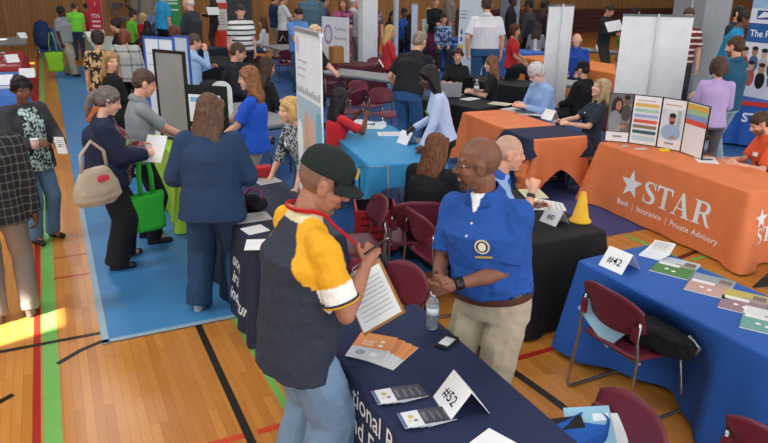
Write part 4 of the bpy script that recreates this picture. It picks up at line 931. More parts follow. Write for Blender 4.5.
# the tall narrow banner between the cap man and the hall
PANEL = {}
def panel(name, cat, label, p0, p1, z0, z1, m, base=None, back=None, th=.012, frame_=None):
    """upright flat panel from p0 to p1 (left to right as read)"""
    p0 = Vector((p0[0], p0[1], 0)); p1 = Vector((p1[0], p1[1], 0)); d = (p1-p0).normalized(); n = d.cross(Vector((0, 0, 1))); w = (p1-p0).length; h = z1-z0
    t = empty(name, p0.lerp(p1, .5), math.atan2(d.y, d.x), label, cat); b = MB(); b.box((0, 0, z0+h/2), (w, th, h), m); b.build('panel', t)
    if frame_:
        b = MB()
        for q in (-1, 1): b.box((q*(w/2), 0, z0+h/2), (.03, .03, h+.03), mat(frame_, .5)); b.box((0, 0, z0+h/2+q*h/2), (w, .03, .03), mat(frame_, .5))
        b.build('frame', t)
    if base:
        b = MB(); b.box((0, 0, .05), (w+.04, .22, .09), mat(base, .35, metal=.6), bev=.015); b.build('base', t); b = MB(); b.box((0, 0, z1+.008), (w+.01, .035, .03), mat(base, .35, metal=.6)); b.build('top_rail', t)
        if z0 > .1: b = MB(); b.box((0, 0, z0/2+.05), (w, th, z0-.08), m); b.build('lower_panel', t)
    if back: b = MB(); b.tube([(0, .02+th/2, .08), (0, .02+th/2, z1+.03)], .014, mat(back, .4, metal=.4)); b.build('pole', t)
    t['w'] = w
    PANEL[t.name] = [c for c in t.children if c.name.startswith('panel')][0]
    return t
def onp(t, x0, z0, x1, z1, c, k=0, shape='box', name='print', th=.012, m=None, face=-1):
    b = MB(); y = face*(th/2+.0015+.0006*k)
    if shape == 'box': b.box(((x0+x1)/2, y, (z0+z1)/2), (x1-x0, .001, z1-z0), m or mat(c, .5))
    else:
        n = 20; vs = [((x0+x1)/2+(x1-x0)/2*math.cos(2*math.pi*i/n), y, (z0+z1)/2+(z1-z0)/2*math.sin(2*math.pi*i/n)) for i in range(n)]; b.add(vs, [tuple(range(n))], m or mat(c, .5))
    return b.build(name, PANEL.get(t.name, t))
def wr(t, txt, x, z, size, c, k=3, bold=.0, th=.012, align='LEFT', shear=0.): return letter_on(PANEL.get(t.name, t), txt, 0, size, mat(c, .5), (x, -th/2-.0015-.0006*k, z), (1, 0, 0), (0, 0, 1), bold, shear, align, off=0)
pa, pb_ = atd(295, 22, 5.75), atd(321, 39, 5.05)
bn = panel('roll_up_banner', 'banner', 'tall narrow white roll-up banner with a photo of hands, beside the blonde woman', (pa.x, pa.y), (pb_.x, pb_.y), .1, 2.12, mat('#e4eaee', .5), base='#b8bcc0')
W_ = bn['w']; H2 = W_/2
onp(bn, -H2+.02, .92, H2-.02, 1.60, '#a9c4d4', 0); onp(bn, -.15, 1.0, .02, 1.52, '#d7a68c', 1, 'o'); onp(bn, .0, 1.15, .18, 1.5, '#e0b8a2', 2, 'o'); onp(bn, .12, .93, .34, 1.25, '#c98f74', 3, 'o'); onp(bn, -.36, 1.02, -.18, 1.4, '#f0f3f5', 2, 'o'); onp(bn, .20, 1.25, .38, 1.55, '#79b3cc', 2, 'o')
[onp(bn, -.30, z_, -.02-.03*i_, z_+.018, '#c3bfd2', 1) for i_, z_ in enumerate((1.88, 1.82, 1.76))]; [onp(bn, -.36+.055*i_, 1.63, -.33+.055*i_, 1.67+.02*(i_ % 3 == 0), '#9aa7ae', 1) for i_ in range(13)]; onp(bn, -.34, 1.94, -.22, 2.08, '#c9c4d8', 1, 'o')
# lime table: grey board, black board with papers, oval sign
gb = panel('display_board', 'display board', 'plain grey display board with a black frame on the lime green table', tuple(atd(154, 50, 8.1))[:2], tuple(atd(183, 50, 7.75))[:2], .76, 1.74, mat('#8e908e', .8), frame_='#1c1c1e')
kb = panel('display_board', 'display board', 'black display board with two white sheets in front of the man in the dark suit', tuple(atd(184, 80, 7.45))[:2], tuple(atd(226, 78, 7.2))[:2], .76, 1.45, mat('#17181b', .6))
w_ = kb['w']
for z0, z1 in ((1.06, 1.35), (.76, 1.0)):
    onp(kb, -w_*.42, z0, w_*.34, z1, '#e9ecee'); onp(kb, -w_*.38, z1-.08, w_*.30, z1-.03, '#7fb0d6', 1); 
    for k_ in range(4): onp(kb, -w_*.3, z1-.12-.03*k_, w_*.22, z1-.112-.03*k_, '#b3b7ba', 2)
ob = empty('oval_sign', tuple(atd(221, 82, 7.9)*1)[:2]+(0,), R(-28), 'white rounded sign standing behind the black display board', 'sign'); b = MB(); b.poly([(x, y) for x, y in rrect(.24, .42, .11, 6)], .015, mat('#e8eced', .5), Matrix.Translation((0, 0, 1.2))@Matrix.Rotation(R(90), 4, 'X')); b.build('sign_face', ob); b = MB(); b.box((0, -.01, .88), (.05, .02, .3), dark); b.box((0, 0, .755), (.2, .15, .02), dark); b.build('sign_stand', ob)
p = LIME.local(-.45, -.1, Z); tent_card(p.x, p.y, Z, -20, 'white folded card on the lime green tablecloth', None, .17, .12, .14)
for px, py, lb in ((178, 126, 'white leaflet in the hand of the man in the grey shirt'), (160, 126, 'white leaflet left of the folded card on the lime green tablecloth')):
    p = A(px, py); sheet('paper', 'paper', lb, p.x, p.y, Z+.01, 40, .18, .24, '#e6e9ea')
bp_ = panel('display_board', 'display board', 'white display board with a blue frame behind the plain grey board', tuple(atd(144, 40, 10.2))[:2], tuple(atd(173, 40, 9.9))[:2], .3, 1.72, mat('#dfe6ee', .5), frame_='#3c62b5'); onp(bp_, -.008, .3, .008, 1.72, '#3c62b5', 1); [onp(bp_, -.2, z_, .2, z_+.01, '#8fa6d0', 1) for z_ in (1.5, 1.2, 1.35)]
bp2 = panel('display_board', 'display board', 'lower blue-framed display board left of the man resting his chin', tuple(atd(174, 40, 11.4))[:2], tuple(atd(188, 42, 11.2))[:2], .3, 1.64, mat('#c9d4e2', .5), frame_='#3c62b5')
# big white banner backs
def wb(px0, px1, py, D0, D1, z1, label, nm='roll_up_banner'):
    a, c = atd(px0, py, D0), atd(px1, py, D1); t = panel(nm, 'banner', label, (a.x, a.y), (c.x, c.y), .1, z1, mat('#e6ecee', .6), base='#5d6468'); b = MB(); b.tube([(0, -.03, .08), (0, -.03, z1+.03)], .013, mat('#c3c9cc', .4)); b.build('pole', t); return t
wb(623.5, 694.5, 14, 10.4, 10.6, 2.08, 'broad blank white banner seen from behind, above the portrait display')
wb(549, 574, 8, 11.4, 11.9, 2.15, 'narrow blank white banner seen from behind, next to the white-haired man')
# banners along the back
a, c = atd(753, 5, 13.0), atd(790, 8, 12.6); ub = panel('roll_up_banner', 'banner', 'tall banner with a blue band and a group photo at the right edge', (a.x, a.y), (c.x, c.y), .1, 2.35, mat('#dfe4e8', .5), base='#8d9296')
w_ = ub['w']; onp(ub, -w_/2, 1.62, w_/2, 1.92, '#2d5f9f'); onp(ub, -w_/2, 2.15, w_/2, 2.30, '#9cc0dc'); onp(ub, -w_*.32, 1.98, w_*.2, 2.12, '#2c4f8f', 1); b = MB(); b.add([(-w_*.3, -.012, 2.0), (w_*.15, -.012, 2.03), (w_*.18, -.012, 2.08), (-.1, -.012, 2.1)], [(0, 1, 2, 3)], white); b.build('eagle_emblem', ub)
wr(ub, 'The Po', -w_*.42, 1.71, .15, '#f1f4f6', 3, .003)
for k_, (x, z, c_) in enumerate(((-.3, 1.45, '#c79d84'), (-.12, 1.47, '#a97d62'), (.06, 1.45, '#d3ab93'), (.24, 1.42, '#7a5340'), (-.34, 1.27, '#8d6048'), (-.14, 1.24, '#caa08a'), (.06, 1.22, '#c49178'), (.28, 1.25, '#a3775d'))):
    onp(ub, x-.09, z-.33, x+.09, z-.05, ('#9a4a44', '#4a6a8f', '#c7c4bb', '#3b3b44', '#7f7a4a', '#b35a4c', '#1c1c20', '#4c7a9a')[k_], 1+k_ % 4, 'o'); onp(ub, x-.055, z-.075, x+.055, z+.075, c_, 5+k_ % 3, 'o'); onp(ub, x-.06, z+.02, x+.06, z+.09, '#2c211c', 8, 'o')
a, c = atd(87, 3, 24.6), atd(101, 4, 24.4); rb = panel('roll_up_banner', 'banner', 'red and white roll-up banner in front of the timber wall', (a.x, a.y), (c.x, c.y), .1, 1.86, mat('#e6e3e2', .5), base='#888'+'888'); w_ = rb['w']
onp(rb, -w_/2, .88, w_/2, 1.86, '#c8324a'); wr(rb, 'TDS', -w_*.33, 1.25, .16, '#f3e9ea', 3, .004); wr(rb, '1', -.02, 1.62, .16, '#f3e9ea', 3, .004); onp(rb, -w_*.3, 1.10, w_*.3, 1.16, '#f0dfe1', 1); onp(rb, -w_*.3, .95, w_*.3, 1.02, '#f0dfe1', 1); wr(rb, 'VIBE', -w_*.4, .70, .13, '#4a4a50', 3)
a, c = atd(157, 0, 24), atd(180, 0, 24); gb2 = panel('roll_up_banner', 'banner', 'green banner with white lines behind the seated man in the blue shirt', (a.x, a.y), (c.x, c.y), .1, 1.95, mat('#2f8f4b', .5), base='#888888'); [onp(gb2, -.28, z_, .28, z_+.05, '#c9e3cf', 1) for z_ in (1.78, 1.68, 1.48)]
a, c = atd(214, 0, 26), atd(226, 0, 26); wb2 = panel('roll_up_banner', 'banner', 'white banner with an orange-red top behind the small red table', (a.x, a.y), (c.x, c.y), .1, 2.0, mat('#dfe0df', .5), base='#888888'); onp(wb2, -.24, 1.45, .24, 1.66, '#cf4b37'); [onp(wb2, -.18, z_, .15, z_+.03, '#a9a9a6', 1) for z_ in (1.3, 1.2, 1.1, 1.0, .9)]
a, c = atd(460, 3, 17.5), atd(486, 3, 17.2); bb = panel('roll_up_banner', 'banner', 'pale blue-white banner with dark marks behind the man in the white polo', (a.x, a.y), (c.x, c.y), .1, 2.1, mat('#cfdbe2', .5), base='#888888'); w_ = bb['w']; [onp(bb, -w_*.45, z_, -w_*.2, z_+.02, '#6f7f8f', 1) for z_ in (1.8, 1.72, 1.64)]; onp(bb, -w_*.42, 1.25, -w_*.33, 1.38, '#2f5aa8', 1, 'o'); onp(bb, -w_*.42, 1.08, -w_*.33, 1.2, '#2f5aa8', 1, 'o'); onp(bb, -w_*.5, .8, -w_*.3, 1.0, '#d8c23a', 1)
a, c = atd(322, 26, 15.9), atd(349, 28, 15.3); cs = panel('display_board', 'sign', 'white sign with a purple oval emblem beside the slim white column', (a.x, a.y), (c.x, c.y), .76, 1.72, mat('#e2e5e8', .5)); w_ = cs['w']; onp(cs, -w_*.42, 1.12, -w_*.1, 1.56, '#a58bb0', 1, 'o'); onp(cs, -w_*.37, 1.19, -w_*.15, 1.49, '#dcd8e2', 2, 'o'); wr(cs, 'Training', -.02, 1.44, .10, '#6c6a78'); wr(cs, 'Resource', -.02, 1.24, .10, '#5f5d6c'); onp(cs, -.02, 1.08, .25, 1.11, '#8a8894', 1)
a, c = atd(412, 0, 19), atd(418, 0, 19); panel('roll_up_banner', 'banner', 'very narrow bluish banner near the far seated group', (a.x, a.y), (c.x, c.y), .1, 1.9, mat('#b9c6da', .5), base='#888888')
# grey pillar-like emblem board on the back wall
t = empty('wall_fan', (2.9, BACKV-.25, 1.4), 0, 'large grey fan with dark blades in front of the timber wall', 'fan'); b = MB(); b.tube([(.55*math.cos(R(a)), 0, .1+.55*math.sin(R(a))) for a in range(0, 360, 15)], .05, mat('#6a6a68', .5), 8, True); b.tube([(0, 0, -.45), (0, 0, -1.39)], .04, mat('#6a6a68', .5)); b.box((0, 0, -1.37), (.6, .5, .04), mat('#6a6a68', .5)); b.build('fan_guard', t)
for k_ in range(3): b = MB(); M_ = Matrix.Translation((0, 0, .1))@Matrix.Rotation(R(120*k_+15), 4, 'Y'); b.add([M_@Vector(v) for v in ((-.03, -.03, .05), (.03, .03, .05), (.16, .06, .48), (-.1, -.05, .5), (-.03, -.02, .05), (.03, .04, .05), (.16, .07, .48), (-.1, -.04, .5))], [(0, 1, 2, 3), (7, 6, 5, 4), (0, 4, 5, 1), (1, 5, 6, 2), (2, 6, 7, 3), (3, 7, 4, 0)], mat('#44474a', .5)); b.build('fan_blade', t)
# ---- more chairs
chair(1.46, 3.74, 78, 'maroon stacking chair at the far end of the #52 table behind the clipboard')
chair(1.60, 3.34, 97, 'maroon stacking chair left of the blue-polo man, behind the #52 table')
chair(2.60, 4.72, -20, 'maroon stacking chair the long-haired woman in black sits on')
chair(2.05, 4.75, 80, 'maroon stacking chair behind the cap man, beside the red crate')
chair(2.62, 7.1, -90, 'maroon chair under the woman in the red shirt')
chair(6.30, 4.20, 90, 'maroon chair under the man in the orange polo'); chair(6.55, 6.95, 90, 'maroon chair under the woman in the navy tee with blonde hair')
chair(6.42, 8.15, 85, 'maroon chair under the white-haired man in the pale blue shirt'); chair(2.62, 4.3, -90, 'maroon chair under the seated bald man')
for i, (px, py) in enumerate(((348, 96), (366, 90), (378, 66), (327, 72), (388, 98))):
    p = at(px, py-6, .8); chair(p.x, p.y, (30, 200, 160, 60, 190)[i], 'maroon chair around the bare grey table, '+('nearest the red-shirted woman', 'under the middle of the tabletop', 'at the far side of the tabletop', 'left of the slim white column', 'at the near right corner')[i])
for i, (px, py) in enumerate(((285, 58), (250, 66))): p = at(px, py-8, .8); chair(p.x, p.y, 100*i, 'dark red chair '+('under the bare grey table by the young man in blue', 'behind the man in the dark suit')[i])
p = at(185, 68, .8); chair(p.x, p.y, 60, 'pinkish maroon chair behind the man resting his chin on his hand')
p = at(42, 32, .8); o = chair(p.x, p.y, 200, 'chair draped with a dark coat by the timber wall')
# crate on a trolley
t = empty('rolling_crate', (2.62, 5.55, 0), R(-20), 'red and black rolling crate on the blue floor beside the long-haired woman', 'crate'); b = MB()
for q in (-1, 1): b.box((q*.19, 0, .27), (.02, .36, .40), mat('#b3252a', .5)); b.box((0, q*.18, .27), (.38, .02, .40), mat('#b3252a', .5) if q < 0 else dark)
b.box((0, 0, .08), (.38, .36, .02), dark); b.build('crate_body', t)
b = MB(); [b.box((0, -.192, .12+.07*k_), (.3, .004, .02), mat('#6e1518', .5)) for k_ in range(5)]; b.build('slots', t)
for q in (-1, 1): b = MB(); b.tube([(q*.2, .16, .035), (q*.225, .16, .035)], .035, dark, 14); b.build('wheel', t)
b = MB(); b.tube([(-.14, .19, .1), (-.14, .19, .8), (.14, .19, .8), (.14, .19, .1)], .009, steel); b.build('handle', t)
t = empty('storage_box', (2.98, 5.3, 0), R(-20), 'black box on the blue floor to the right of the red crate', 'box'); b = MB(); b.box((0, 0, .15), (.36, .34, .3), dark, bev=.01); b.build('box_body', t); b = MB(); b.box((0, 0, .31), (.38, .36, .02), dark, bev=.005); b.build('box_lid', t)
from mathutils.bvhtree import BVHTree
def garment(info, nm=None):
    for c in info['root'].children:
        if c.name.split('.')[0] in ((nm,) if nm else ('shirt', 'jacket', 'blouse', 'cardigan', 'polo_shirt', 'sweater')): return c
def stick(info, x, z, w, h, m, name, shape='box', side=1, off=.004, parent=None, k=0, txt=None):
    """sew a small flat thing onto the chest (side=1) or the back (side=-1)"""
    g = garment(info); bvh = BVHTree.FromPolygons([v.co for v in g.data.vertices], [p.vertices for p in g.data.polygons]); s = info['s']; T = info['T']
    P_ = lambda x_, z_: bvh.ray_cast(T@Vector((x_*s, side*.6*s, z_*s)), (T.to_3x3()@Vector((0, -side, 0))).normalized())[0]
    c = P_(x, z)
    if c is None: return None
    a = P_(x+.02, z) or c; b_ = P_(x, z+.02) or c; dx = (a-c); dz = (b_-c)
    if dx.length < 1e-5 or dz.length < 1e-5: return None
    dx.normalize(); n = dx.cross(dz).normalized()*(1 if side < 0 else 1)
    n = (T.to_3x3()@Vector((0, side, 0))).normalized() if abs(n.dot(T.to_3x3()@Vector((0, side, 0)))) < .3 else n
    if n.dot(T.to_3x3()@Vector((0, side, 0))) < 0: n = -n
    dz = n.cross(dx)*1.0
    if dz.z < 0: dz = -dz
    M_ = Matrix((dx, dz, dx.cross(dz))).transposed().to_4x4(); o_ = c+n*(off+.0012*k); sg = 1 if M_.to_3x3().col[2].dot(n) > 0 else -1
    b = MB(); n_ = 24
    if shape == 'box': pts = rrect(w*s, h*s, min(w, h)*.15*s)
    else: pts = [(w/2*s*math.cos(2*math.pi*i/n_), h/2*s*math.sin(2*math.pi*i/n_)) for i in range(n_)]
    if txt:
        vs, fs = text_mesh(txt, h*s, 0, align='CENTER'); b.add([(v.x*(-side), v.y, .001*sg) for v in vs], fs, m)
    else: b.poly(pts, .002*sg, m)
    return b.build(name, parent or info['root'], Matrix.Translation(o_)@M_)
BADGE = mat('#eef0f0', .4)
jeans = fab('#5b7a9a', bump=.35, bscale=9.); djeans = fab('#2d4766', bump=.35, bscale=9.); khaki = fab('#a59a86'); blk = fab('#16171a'); gry = fab('#6b6863')
def person_at(*a, **k): return person(*a, **k)
# ---- foreground
def capcol(co, I):
    q = np.c_[co, np.ones(len(co))]@np.array(I['T'].inverted()).T/I['s']; x, z = q[:, 0], q[:, 2]; y = q[:, 1]
    nv, yl, wh = [np.array(hexc(h)[:3]) for h in ('#2c3342', '#e3a520', '#e9e8e2')]
    c = np.tile(nv, (len(co), 1)); ax = np.abs(x)
    for i in (0, 1):
        a = np.array(I['sh'][i]); b = np.array(I['E'][i]); d = b-a; L2 = d@d; t = ((co-a)@d)/L2; dist = np.linalg.norm(co-(a+np.clip(t, 0, 1)[:, None]*d), axis=1)
        arm = (dist < .098*I['s']) & (t > .02) & ((x < 0) == (i == 0)); 
        c[arm] = yl; c[arm & (t > .52) & ((dist < .084) | (ax > .25))] = wh; c[arm & (t > .50) & (dist > .084) & (ax < .25)] = nv; 
    rag = (z > 1.24) & (ax > .050+(1.495-z)*.62); c[rag & (c[:, 0] < .1)] = yl
    c[(z > 1.462) & (ax < .085)] = np.array(hexc('#d9cfa8')[:3])
    return c
P1 = person('man in a black cap and navy and yellow shirt writing at the navy table', 336, 151, 2.84, 66, sex='m', lod=1, skin='#a5725a', hair=('buzz', '#4a443e'), cap='#15211f',
            topmat=mat('#808080', .8, 'vcol', bump=.2, bscale=14.), colfn=capcol, legmat=fab('#7590ad', bump=.4, bscale=9.), w=1.3, bag=1.65, belly=.05, lean=7, hyaw=22, hpitch=24, hs=1.14, rh=(.15, .27, 1.26), lh=(-.12, .32, .96), rcurl=58, lcurl=60, hem=.765, shoe='#d9dbdd', beard=2, ln=(.3, .2, .9))
def polocol(co, I):
    q = np.c_[co, np.ones(len(co))]@np.array(I['T'].inverted()).T/I['s']; c = np.tile(np.array(hexc('#1f4f9c')[:3]), (len(co), 1))
    c[(q[:, 1] > .02) & (q[:, 2] > 1.41) & (np.abs(q[:, 0]) < .006+(q[:, 2]-1.41)*.42)] = np.array(hexc('#e9ebee')[:3]); return c
P2 = person('bald man with glasses in a blue polo shirt and khaki trousers', 478, 137, 3.26, -146, sex='m', lod=1, skin='#7d5340', hair=('buzz', '#3a261d'), top='polo_shirt',
            topmat=mat('#808080', .85, 'vcol', bump=.3, bscale=16.), colfn=polocol, legmat=fab('#b3a58d', bump=.3), w=1.3, bag=1.25, belly=.03, hyaw=50, tilt=7, lean=5, hpitch=2, hs=1.1, bald=True, rh=(.13, .30, 1.08), lh=(.02, .31, 1.08), rcurl=48, lcurl=40, collar='#1f4f9c', glasses='#3a3430', smile=1, beard=2, hem=1.0, ln=(.4, -.6, .2), rn=(-.4, -.6, .2))
BEARD['bald man with glasses in a blue polo shirt and khaki trousers'] = '#2a1b15'
stick(P2, -.085, 1.27, .075, .075, mat('#d9d2a2', .6), 'emblem', 'o'); stick(P2, -.085, 1.27, .058, .058, mat('#1d2c5c', .6), 'emblem', 'o', k=1); stick(P2, -.085, 1.27, .038, .044, mat('#e9e6d0', .6), 'emblem', 'o', k=2); stick(P2, -.085, 1.215, .085, .010, mat('#c7a94a', .6), 'stitching', k=0)
[stick(P2, .0, z_, .012, .012, mat('#e4e6ea', .4), 'button', 'o') for z_ in (1.36, 1.31)]
def band(info, i, t, r, w, m, name):
    a, b_ = info['E'][i], info['W'][i]; d = (b_-a).normalized(); c = a.lerp(b_, t); b = MB(); b.tube([c-d*w/2, c-d*w*.3, c+d*w*.3, c+d*w/2], [r*.9, r, r, r*.9], m, 16); b.build(name, info['root'])
band(P2, 0, .93, .034, .045, mat('#17181b', .3), 'wristwatch')
b = MB(); s_ = P2['s']; n_ = 40; vs = []
for z_ in (.985, .95): vs += [P2['T']@Vector((.228*s_*math.cos(2*math.pi*i/n_), (.172*s_)*math.sin(2*math.pi*i/n_)+.01*s_, z_*s_)) for i in range(n_)]
b.add(vs, [(i, (i+1) % n_, n_+(i+1) % n_, n_+i) for i in range(n_)], mat('#4a2a1c', .4), True); b.build('belt', P2['root'])
for i_ in (0, 1):
    for t_, c_ in ((.77, '#2c3342'), (.80, '#e3a520')):
        a_, b_ = P1['sh'][i_], P1['E'][i_]; c0 = a_.lerp(b_, t_); d_ = (b_-a_).normalized(); u_ = d_.orthogonal().normalized(); v_ = d_.cross(u_); r_ = .0655*1.04*1.3**.5*1.02
        b = MB(); b.tube([c0+(u_*math.cos(R(a))+v_*math.sin(R(a)))*r_ for a in range(0, 360, 15)], .0045, fab(c_), 6, True); b.build('cuff_stripe', P1['root'])
V_ = [P1['Hp'](x, y, z) for x, y, z in ((.022, .093, .062), (-.022, .093, .062), (-.018, .088, .098), (.018, .088, .098))]; b = MB(); o_ = (P1['Hp'](0, .1, 0)-P1['Hp'](0, 0, 0)).normalized()*.012; b.add([v+o_ for v in V_]+V_, [(0, 1, 2, 3), (4, 5, 1, 0), (5, 6, 2, 1), (6, 7, 3, 2), (7, 4, 0, 3)], mat('#a3894a', .5)); b.build('cap_emblem', P1['root'])
# lanyard, pen and clipboard of the cap man
M1 = P1['M']
def ptsw(info, pts): return [info['M']@(info['T']@(Vector(p)*info['s'])) for p in pts]
b = MB(); I = P1; s1 = I['s']
rib = [(-.05, .10, 1.40), (-.085, .02, 1.50), (-.05, -.085, 1.515), (.05, -.085, 1.515), (.088, .02, 1.505), (.075, .10, 1.44), (.06, .20, 1.36), (.08, .29, 1.27)]
rib = cat_rom(rib, 4); vs = []
for i, p in enumerate(rib):
    vs += [I['T']@(Vector((p[0], p[1], p[2]+.009))*s1), I['T']@(Vector((p[0]*1.04, p[1]*1.02, p[2]-.009))*s1), I['T']@(Vector((p[0]*1.02, p[1]*1.01, p[2]-.009))*s1), I['T']@(Vector((p[0]*1.01, p[1]*1.01, p[2]+.009))*s1)]
b.add(vs, [(i*4+j, i*4+(j+1) % 4, i*4+4+(j+1) % 4, i*4+4+j) for i in range(len(rib)-1) for j in range(4)], mat('#c3202c', .5), True); b.build('lanyard', P1['root'])
w_ = P1['M']@P1['W'][1]; hd = (P1['M'].to_3x3()@(P1['W'][1]-P1['E'][1])).normalized(); cR = Vector((math.cos(YAW), math.sin(YAW), 0))
b = MB(); c = w_+hd*.10-Vector((.0, .03, -.01)); b.tube([c-cR*.085-Vector((0, 0, .012)), c+cR*.07+Vector((0, 0, .012))], .0055, mat('#1a1b1e', .3)); b.tube([c+cR*.07+Vector((0, 0, .012)), c+cR*.085+Vector((0, 0, .014))], .003, mat('#cfd2d4', .3)); tag(b.build('pen'), 'black pen held in the right hand of the cap man', 'pen')
cb = at(372, 296, 1.03); t = empty('clipboard', (cb.x, cb.y, 1.03), 0, 'brown clipboard with white sheets held by the cap man', 'clipboard'); b = MB(); b.box((0, 0, 0), (.235, .33, .005), mat('#a5753f', .5)); b.build('board', t); b = MB(); b.box((-.004, -.008, .005), (.215, .29, .004), white); 
for k_ in range(9): b.box((-.004, .09-.025*k_, .0073), (.17, .004, .0006), mat('#a6abb0', .5))
b.build('sheets', t); b = MB(); b.box((0, .15, .01), (.10, .03, .012), steel, bev=.003); b.tube([(-.04, .15, .016), (-.03, .18, .02), (.03, .18, .02), (.04, .15, .016)], .003, steel); b.build('clip', t)
t.rotation_euler = (R(40), R(-32), R(-22))
# ---- the second line
I = person('seated bald man in a pale blue shirt with his hand at his chin', 511, 135, 4.95, 80, 'sit', 'm', 2, 'light', ('buzz', '#a08d80'), topmat=fab('#8fb0dc'), w=1.08, lean=16, hyaw=0, hpitch=0, rh=(.08, .36, .98), lh=(-.1, .42, .82), rcurl=70, sleeve='short', collar='#2b56a5', legmat=gry)
band(I, 1, .88, .033, .03, mat('#25282c', .3), 'wristwatch')
person('seated woman with long brown hair and a black jacket, seen from behind', 438, 133, 5.5, 32, 'sit', 'f', 2, 'light', ('long', '#6d4228'), top='jacket', topmat=fab('#131519'), sleeve='long', w=1.35, jacket=.012, lean=6, legmat=blk)
person('woman in a navy hoodie and jeans seen from behind, long brown ponytail', 210, 94, 5.15, 14, sex='f', lod=2, skin='light', hair=('long', '#5f4232'), top='sweater', topmat=fab('#22395a', bump=.4), sleeve='long', w=1.38, bag=1.5, feet=((-.17, -.02), (.17, .03)), jacket=.02, legmat=fab('#22405f'), lean=6, hyaw=15, hpitch=14, rh=(.20, .30, 1.05), lh=(-.2, .25, 1.05), shoe='#a9acb0', hem=.80)
I = person('woman with grey hair in a navy jacket carrying a beige handbag, reading a leaflet', 112, 87, 6.25, 88, sex='f', lod=2, skin='fair', hair=('pony', '#6c625c'), top='jacket', sleeve='long', topmat=mat('#808080', .8, 'vcol', bump=.3, bscale=12.), w=1.42, bag=1.6, feet=((-.15, .06), (.17, -.03)), belly=.06, jacket=.025, legmat=blk, hpitch=22, rh=(.10, .36, 1.12), lh=(-.08, .34, 1.16), lean=3, hem=.84,
   colfn=lambda co, I: np.where((lambda q: (q[:, 1] > .075) & (np.abs(q[:, 0]) < .15) & (q[:, 2] < 1.42))(np.c_[co, np.ones(len(co))]@np.array(I['T'].inverted()).T/I['s'])[:, None], np.where((np.sin(co[:, 2]*52)*np.sin((co[:, 0])*48) > 0)[:, None], np.array(hexc('#7c7a80')[:3]), np.array(hexc('#7a1f2c')[:3])), np.array(hexc('#1c2540')[:3])), badge=None)
stick(I, -.02, 1.43, .10, .06, white, 'shirt_collar'); stick(I, .12, 1.25, .07, .05, mat('#8fc46a', .5), 'name_badge')
LW = I['M']@I['W'][1]
sheet('paper', 'paper', 'white leaflet read by the woman with the beige handbag', LW.x+.08, LW.y+.05, LW.z+.02, 0, .2, .26, '#e9ebec', tilt=(R(55), 0, R(-40)))
# beige handbag at her side
def hobo(x, y, z, rot, label, col, k=1., strap=.3, m=None, topc=None):
    t = empty('handbag', (x, y, z), R(rot), label, 'bag'); V = Vol(); V.loft([(0, .13*k, .05*k, 0), (.05*k, .19*k, .08*k, 0), (.15*k, .17*k, .07*k, 0), (.24*k, .12*k, .04*k, 0), (.27*k, .10*k, .02*k, 0)], Matrix.Identity(4)); V.ell((0, 0, .1*k), (.18*k, .085*k, .09*k)); V.skin('bag_body', .008, 2, t, [m or fab(col)], disp=.02)
    b = MB(); b.tube([(-.10*k, 0, .25*k), (-.09*k, 0, .25*k+strap*.6), (0, 0, .25*k+strap), (.09*k, 0, .25*k+strap*.6), (.10*k, 0, .25*k)], .012*k, m or fab(col), 8); b.build('strap', t)
    if topc: b = MB(); b.box((.02, -.07*k, .20*k), (.10, .03, .05), mat(topc, .5), bev=.01); b.build('package', t)
    return t
bw = atd(97, 190, 5.75); hobo(bw.x, bw.y, .74, 30, 'large beige handbag on the shoulder of the woman in the navy jacket', '#b9a892', 1.15, .24, topc='#d8455c')
gt = atd(150, 222, 6.2); tote(gt.x, gt.y, .32, 20, 'bright green tote bag hanging from the hand of the woman in the navy jacket', '#2fae35', .30, .34, .12, .42)
person('man in a grey short-sleeved shirt and black trousers reaching to the lime green table', 147, 70, 6.75, 82, sex='m', lod=2, skin='light', hair=('short', '#4f3b2c'), topmat=fab('#8b9296'), legmat=blk, collar='#8b9296', w=1.05, lean=5, hpitch=18, rh=(.12, .52, 1.02), lh=(-.1, .42, 1.05))
I = person('woman in a dark grey jacket over a patterned top, looking down', 20, 77, 7.1, 152, sex='f', lod=2, skin='#7a4d38', hair=('bun', '#1b1719'), top='jacket', sleeve='long', topmat=mat('#808080', .8, 'vcol', bump=.3, bscale=12.), w=1.22, jacket=.02, legmat=jeans, hyaw=15, hpitch=16, rh=(.10, .30, 1.12), lh=(-.16, .30, 1.08), headband='#20222c', hem=.80,
   colfn=lambda co, I: np.where((lambda q: (q[:, 1] > .06) & (np.abs(q[:, 0]) < .10+.05*(1.45-q[:, 2])) & (q[:, 2] < 1.44))(np.c_[co, np.ones(len(co))]@np.array(I['T'].inverted()).T/I['s'])[:, None], np.where((np.sin(co[:, 2]*90+3*np.sin(co[:, 0]*60))*np.sin(co[:, 0]*80+2*np.sin(co[:, 2]*50)) > 0)[:, None], np.array(hexc('#b9d3d3')[:3]), np.array(hexc('#14181c')[:3])), np.array(hexc('#34363b')[:3])))
LW = I['M']@I['W'][0]; sheet('leaflet', 'leaflet', 'small white leaflet in the hand of the woman in the dark grey jacket', LW.x+.0, LW.y-.10, LW.z, 0, .09, .18, '#dfe1df', lines(.1, .9, .4, .9, 4), tilt=(R(50), R(10), R(20)))
LW = I['M']@I['W'][1]; t = empty('drink_cup', LW+Vector((0, -.09, -.02)), 0, 'small pinkish cup in the other hand of the woman in the dark grey jacket', 'cup'); b = MB(); b.lathe([(.03, 0), (.036, .08)], mat('#d8b9b9', .5)); b.build('cup_body', t); b = MB(); b.lathe([(.038, .08), (.038, .09)], white); b.build('lid', t)
